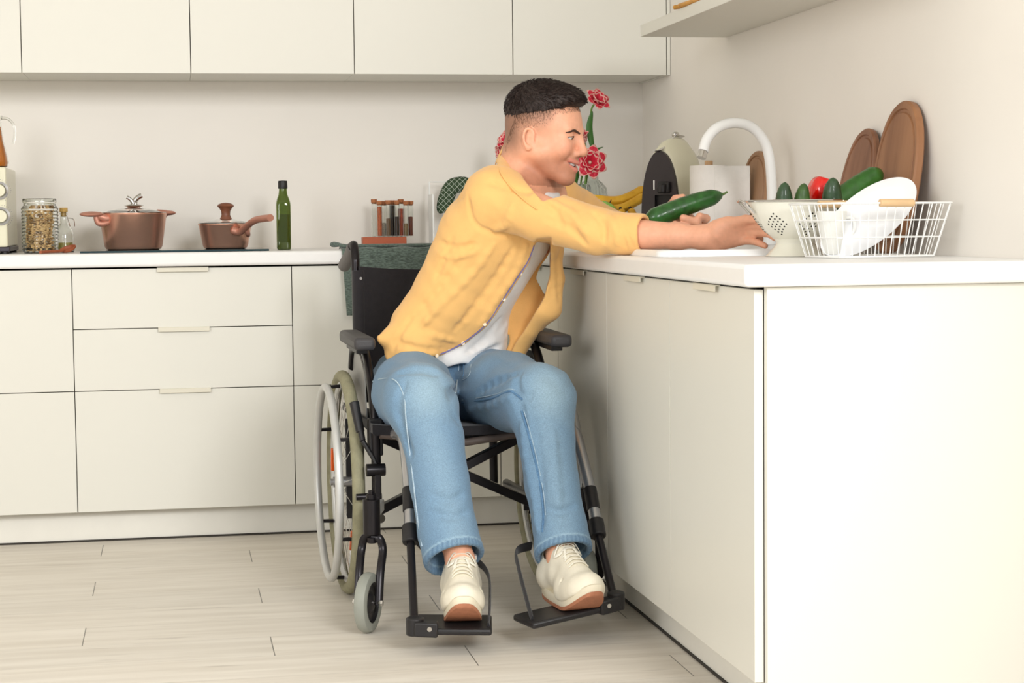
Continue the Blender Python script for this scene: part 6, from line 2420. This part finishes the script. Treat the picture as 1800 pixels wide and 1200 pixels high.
def shoe(an, toe, z0, name, side, zr=0.0):
    """trainer with its heel under the ankle; toe: horizontal unit direction"""
    toe = Vector(toe).normalized()
    lat = Vector((-toe.y, toe.x, 0))
    O = Vector((an[0], an[1], z0))
    tilt = Matrix.Rotation(zr, 3, toe)
    Q = 1.12
    T = lambda f, l, z: A3(O+tilt @ (toe*(f*Q)+lat*(l*Q)+ZU*(z*Q)))
    sd = SDF()
    sd.rs = Q
    sd.ell(T(-0.030, 0, 0.050), (0.042, 0.034, 0.040), None, 0.02)
    sd.chain([(T(-0.035, 0, 0.055), 0.034), (T(0.02, 0, 0.060), 0.036), (T(0.070, 0, 0.048), 0.038), (T(0.118, 0.0, 0.044), 0.033), (T(0.158, 0, 0.064), 0.024)], 0.03)
    sd.chain([(T(0.085, 0.013, 0.032), 0.029), (T(0.138, 0.011, 0.050), 0.027)], 0.03)
    sd.chain([(T(0.085, -0.013, 0.032), 0.029), (T(0.138, -0.011, 0.050), 0.027)], 0.03)
    sd.chain([(T(-0.012, 0, 0.085), 0.034), (T(0.004, 0, 0.098), 0.034)], 0.02)
    sd.cone(T(-0.030, 0, 0.080), T(-0.030, 0, 0.095), 0.030, 0.030, 0.02)
    sd.chain([(T(0.028, 0, 0.098), 0.024), (T(0.10, 0, 0.070), 0.026)], 0.02)
    sd.cone(T(-0.012, 0, 0.098), T(-0.008, 0, 0.14), 0.034, 0.038, 0.004, sub=True)
    up = T(0, 0, 1)-T(0, 0, 0)
    up = up/np.linalg.norm(up)
    tv = np.array(toe)
    sd.slab(lambda P: (P-T(0, 0, 0.020)) @ up-Q*0.049*np.clip(((P-T(0, 0, 0)) @ tv/Q-0.098)/0.097, 0, 2)**1.4, T(0.05, 0, -0.06), 0.2, k=0.004, sub=True)
    # panel lines
    for sg in (-1, 1):
        sd.chain([(T(0.085, 0.040*sg, 0.030), 0.0015), (T(0.095, 0.036*sg, 0.064), 0.002), (T(0.125, 0.012*sg, 0.074), 0.002)], 0.004, sub=True)
    up_o = sdf_obj('shoe', sd, 0.0030, M_shoe, man, it=1)
    # mid sole and outsole: outlines extruded, toe curling up
    def outline(sc, n=48):
        pts = []
        for k in range(n):
            a = 2*PI*k/n
            ca, sa = math.cos(a), math.sin(a)
            f = 0.058+0.137*ca
            w = 0.043*(1-0.10*ca*ca)*(abs(sa)**0.62)*(1 if sa >= 0 else -1)
            w *= 0.88+0.14*math.cos(a-0.9) if False else (0.92+0.10*max(0, ca)-0.10*max(0, ca)**6)
            pts.append((0.058+(f-0.058)*sc, w*sc))
        return pts

    def rise(f):
        return 0.049*max(0, (f-0.098)/0.097)**1.4+0.010*max(0, (-0.045-f)/0.04)**1.5

    def layer(zs, m, nm, par):
        vs, fs = [], []
        n = 48
        for sc, z in zs:
            for f, w in outline(sc):
                vs.append(T(f, w, z+rise(f)))
        mm = len(zs)
        for i in range(mm-1):
            for k in range(n):
                l = (k+1) % n
                fs.append((i*n+k, i*n+l, (i+1)*n+l, (i+1)*n+k))
        for r0, rev in ((0, True), (mm-1, False)):
            for k in range(n//2-1):
                a, b_, c, d = k, k+1, n-2-k, n-1-k
                if k == 0:
                    pass
                f_ = (r0*n+(k+1), r0*n+((k+2)), r0*n+((n-k-2) % n), r0*n+((n-k-1) % n))
                if len(set(f_)) < 4:
                    continue
                fs.append(tuple(reversed(f_)) if rev else f_)
            fs.append((r0*n+0, r0*n+1, r0*n+n-1))
        g = MB()
        g.add(vs, fs)
        return g.build(nm, m, par, ang=50)
    layer([(0.97, 0.007), (1.0, 0.010), (1.0, 0.022), (0.95, 0.027)], M_mid, 'midsole', up_o)
    layer([(0.95, 0.000), (0.99, 0.001), (0.992, 0.0085), (0.95, 0.0088)], M_gum, 'outsole', up_o)
    # tongue, laces and bow
    def onto(f, l):
        z = 0.16
        for _ in range(60):
            d = sd.ev1(T(f, l, z))
            if d < 0.0005:
                break
            z -= max(d*0.8, 0.0006)
        return Vector(T(f, l, z+0.0015))
    for k in range(6):
        f = 0.030+k*0.0135
        w = 0.019+0.0006*k
        pts = [onto(f, -w), onto(f+0.001, -w*0.45)+ZU*0.002, onto(f+0.001, w*0.45)+ZU*0.002, onto(f, w)]
        MB().tube(bez(pts, 4), 0.0024, 6, sq=(1.3, 0.6)).build('lace', M_lace, up_o)
    top = onto(0.026, 0)+ZU*0.003
    for sg in (-1, 1):
        e = top+(lat*0.034*sg-ZU*0.020+toe*0.010)
        m1 = top+(lat*0.018*sg+ZU*0.008+toe*0.004)
        m2 = top+(lat*0.022*sg-ZU*0.012+toe*0.022)
        MB().tube(bez([top, m1, e, m2, top+toe*0.004], 6), 0.0022, 6, sq=(1.6, 0.6)).build('lace_loop', M_lace, up_o)
        MB().tube(bez([top, top+lat*0.012*sg+toe*0.022-ZU*0.004, top+lat*0.020*sg+toe*0.050-ZU*0.026], 6), 0.0020, 6, sq=(1.5, 0.6)).build('lace_end', M_lace, up_o)
    c = T(-0.010, 0, 0.117)
    MB().lathe([(0.033, 0.0), (0.0365, 0.001), (0.0375, -0.006), (0.0355, -0.012)], c, 30, sx=1.0, sy=1.08).build('sock', mat('white_sock', (240, 236, 230), 0.95, bump=0.5, bscale=700), man, solid=0.002)
    return up_o


shoe((anR[0]+0.003, anR[1]+0.006), (-0.13, -1, 0), 0.068, 'shoe', 1)
shoe((anL[0]+0.003, anL[1]+0.006), (0.16, -1, 0), 0.082, 'shoe', -1, 0.0)

# the cucumber in his left hand
cucumber(cuA, cuB, 0.0262, 'green cucumber held in the man\'s left hand above the sink', mat('cucumber_held', (40, 92, 36), 0.34, noise=0.3, nscale=45, bump=0.5, bscale=70, coat=0.3), stalk=True, bend=0.004, group='cucumbers')
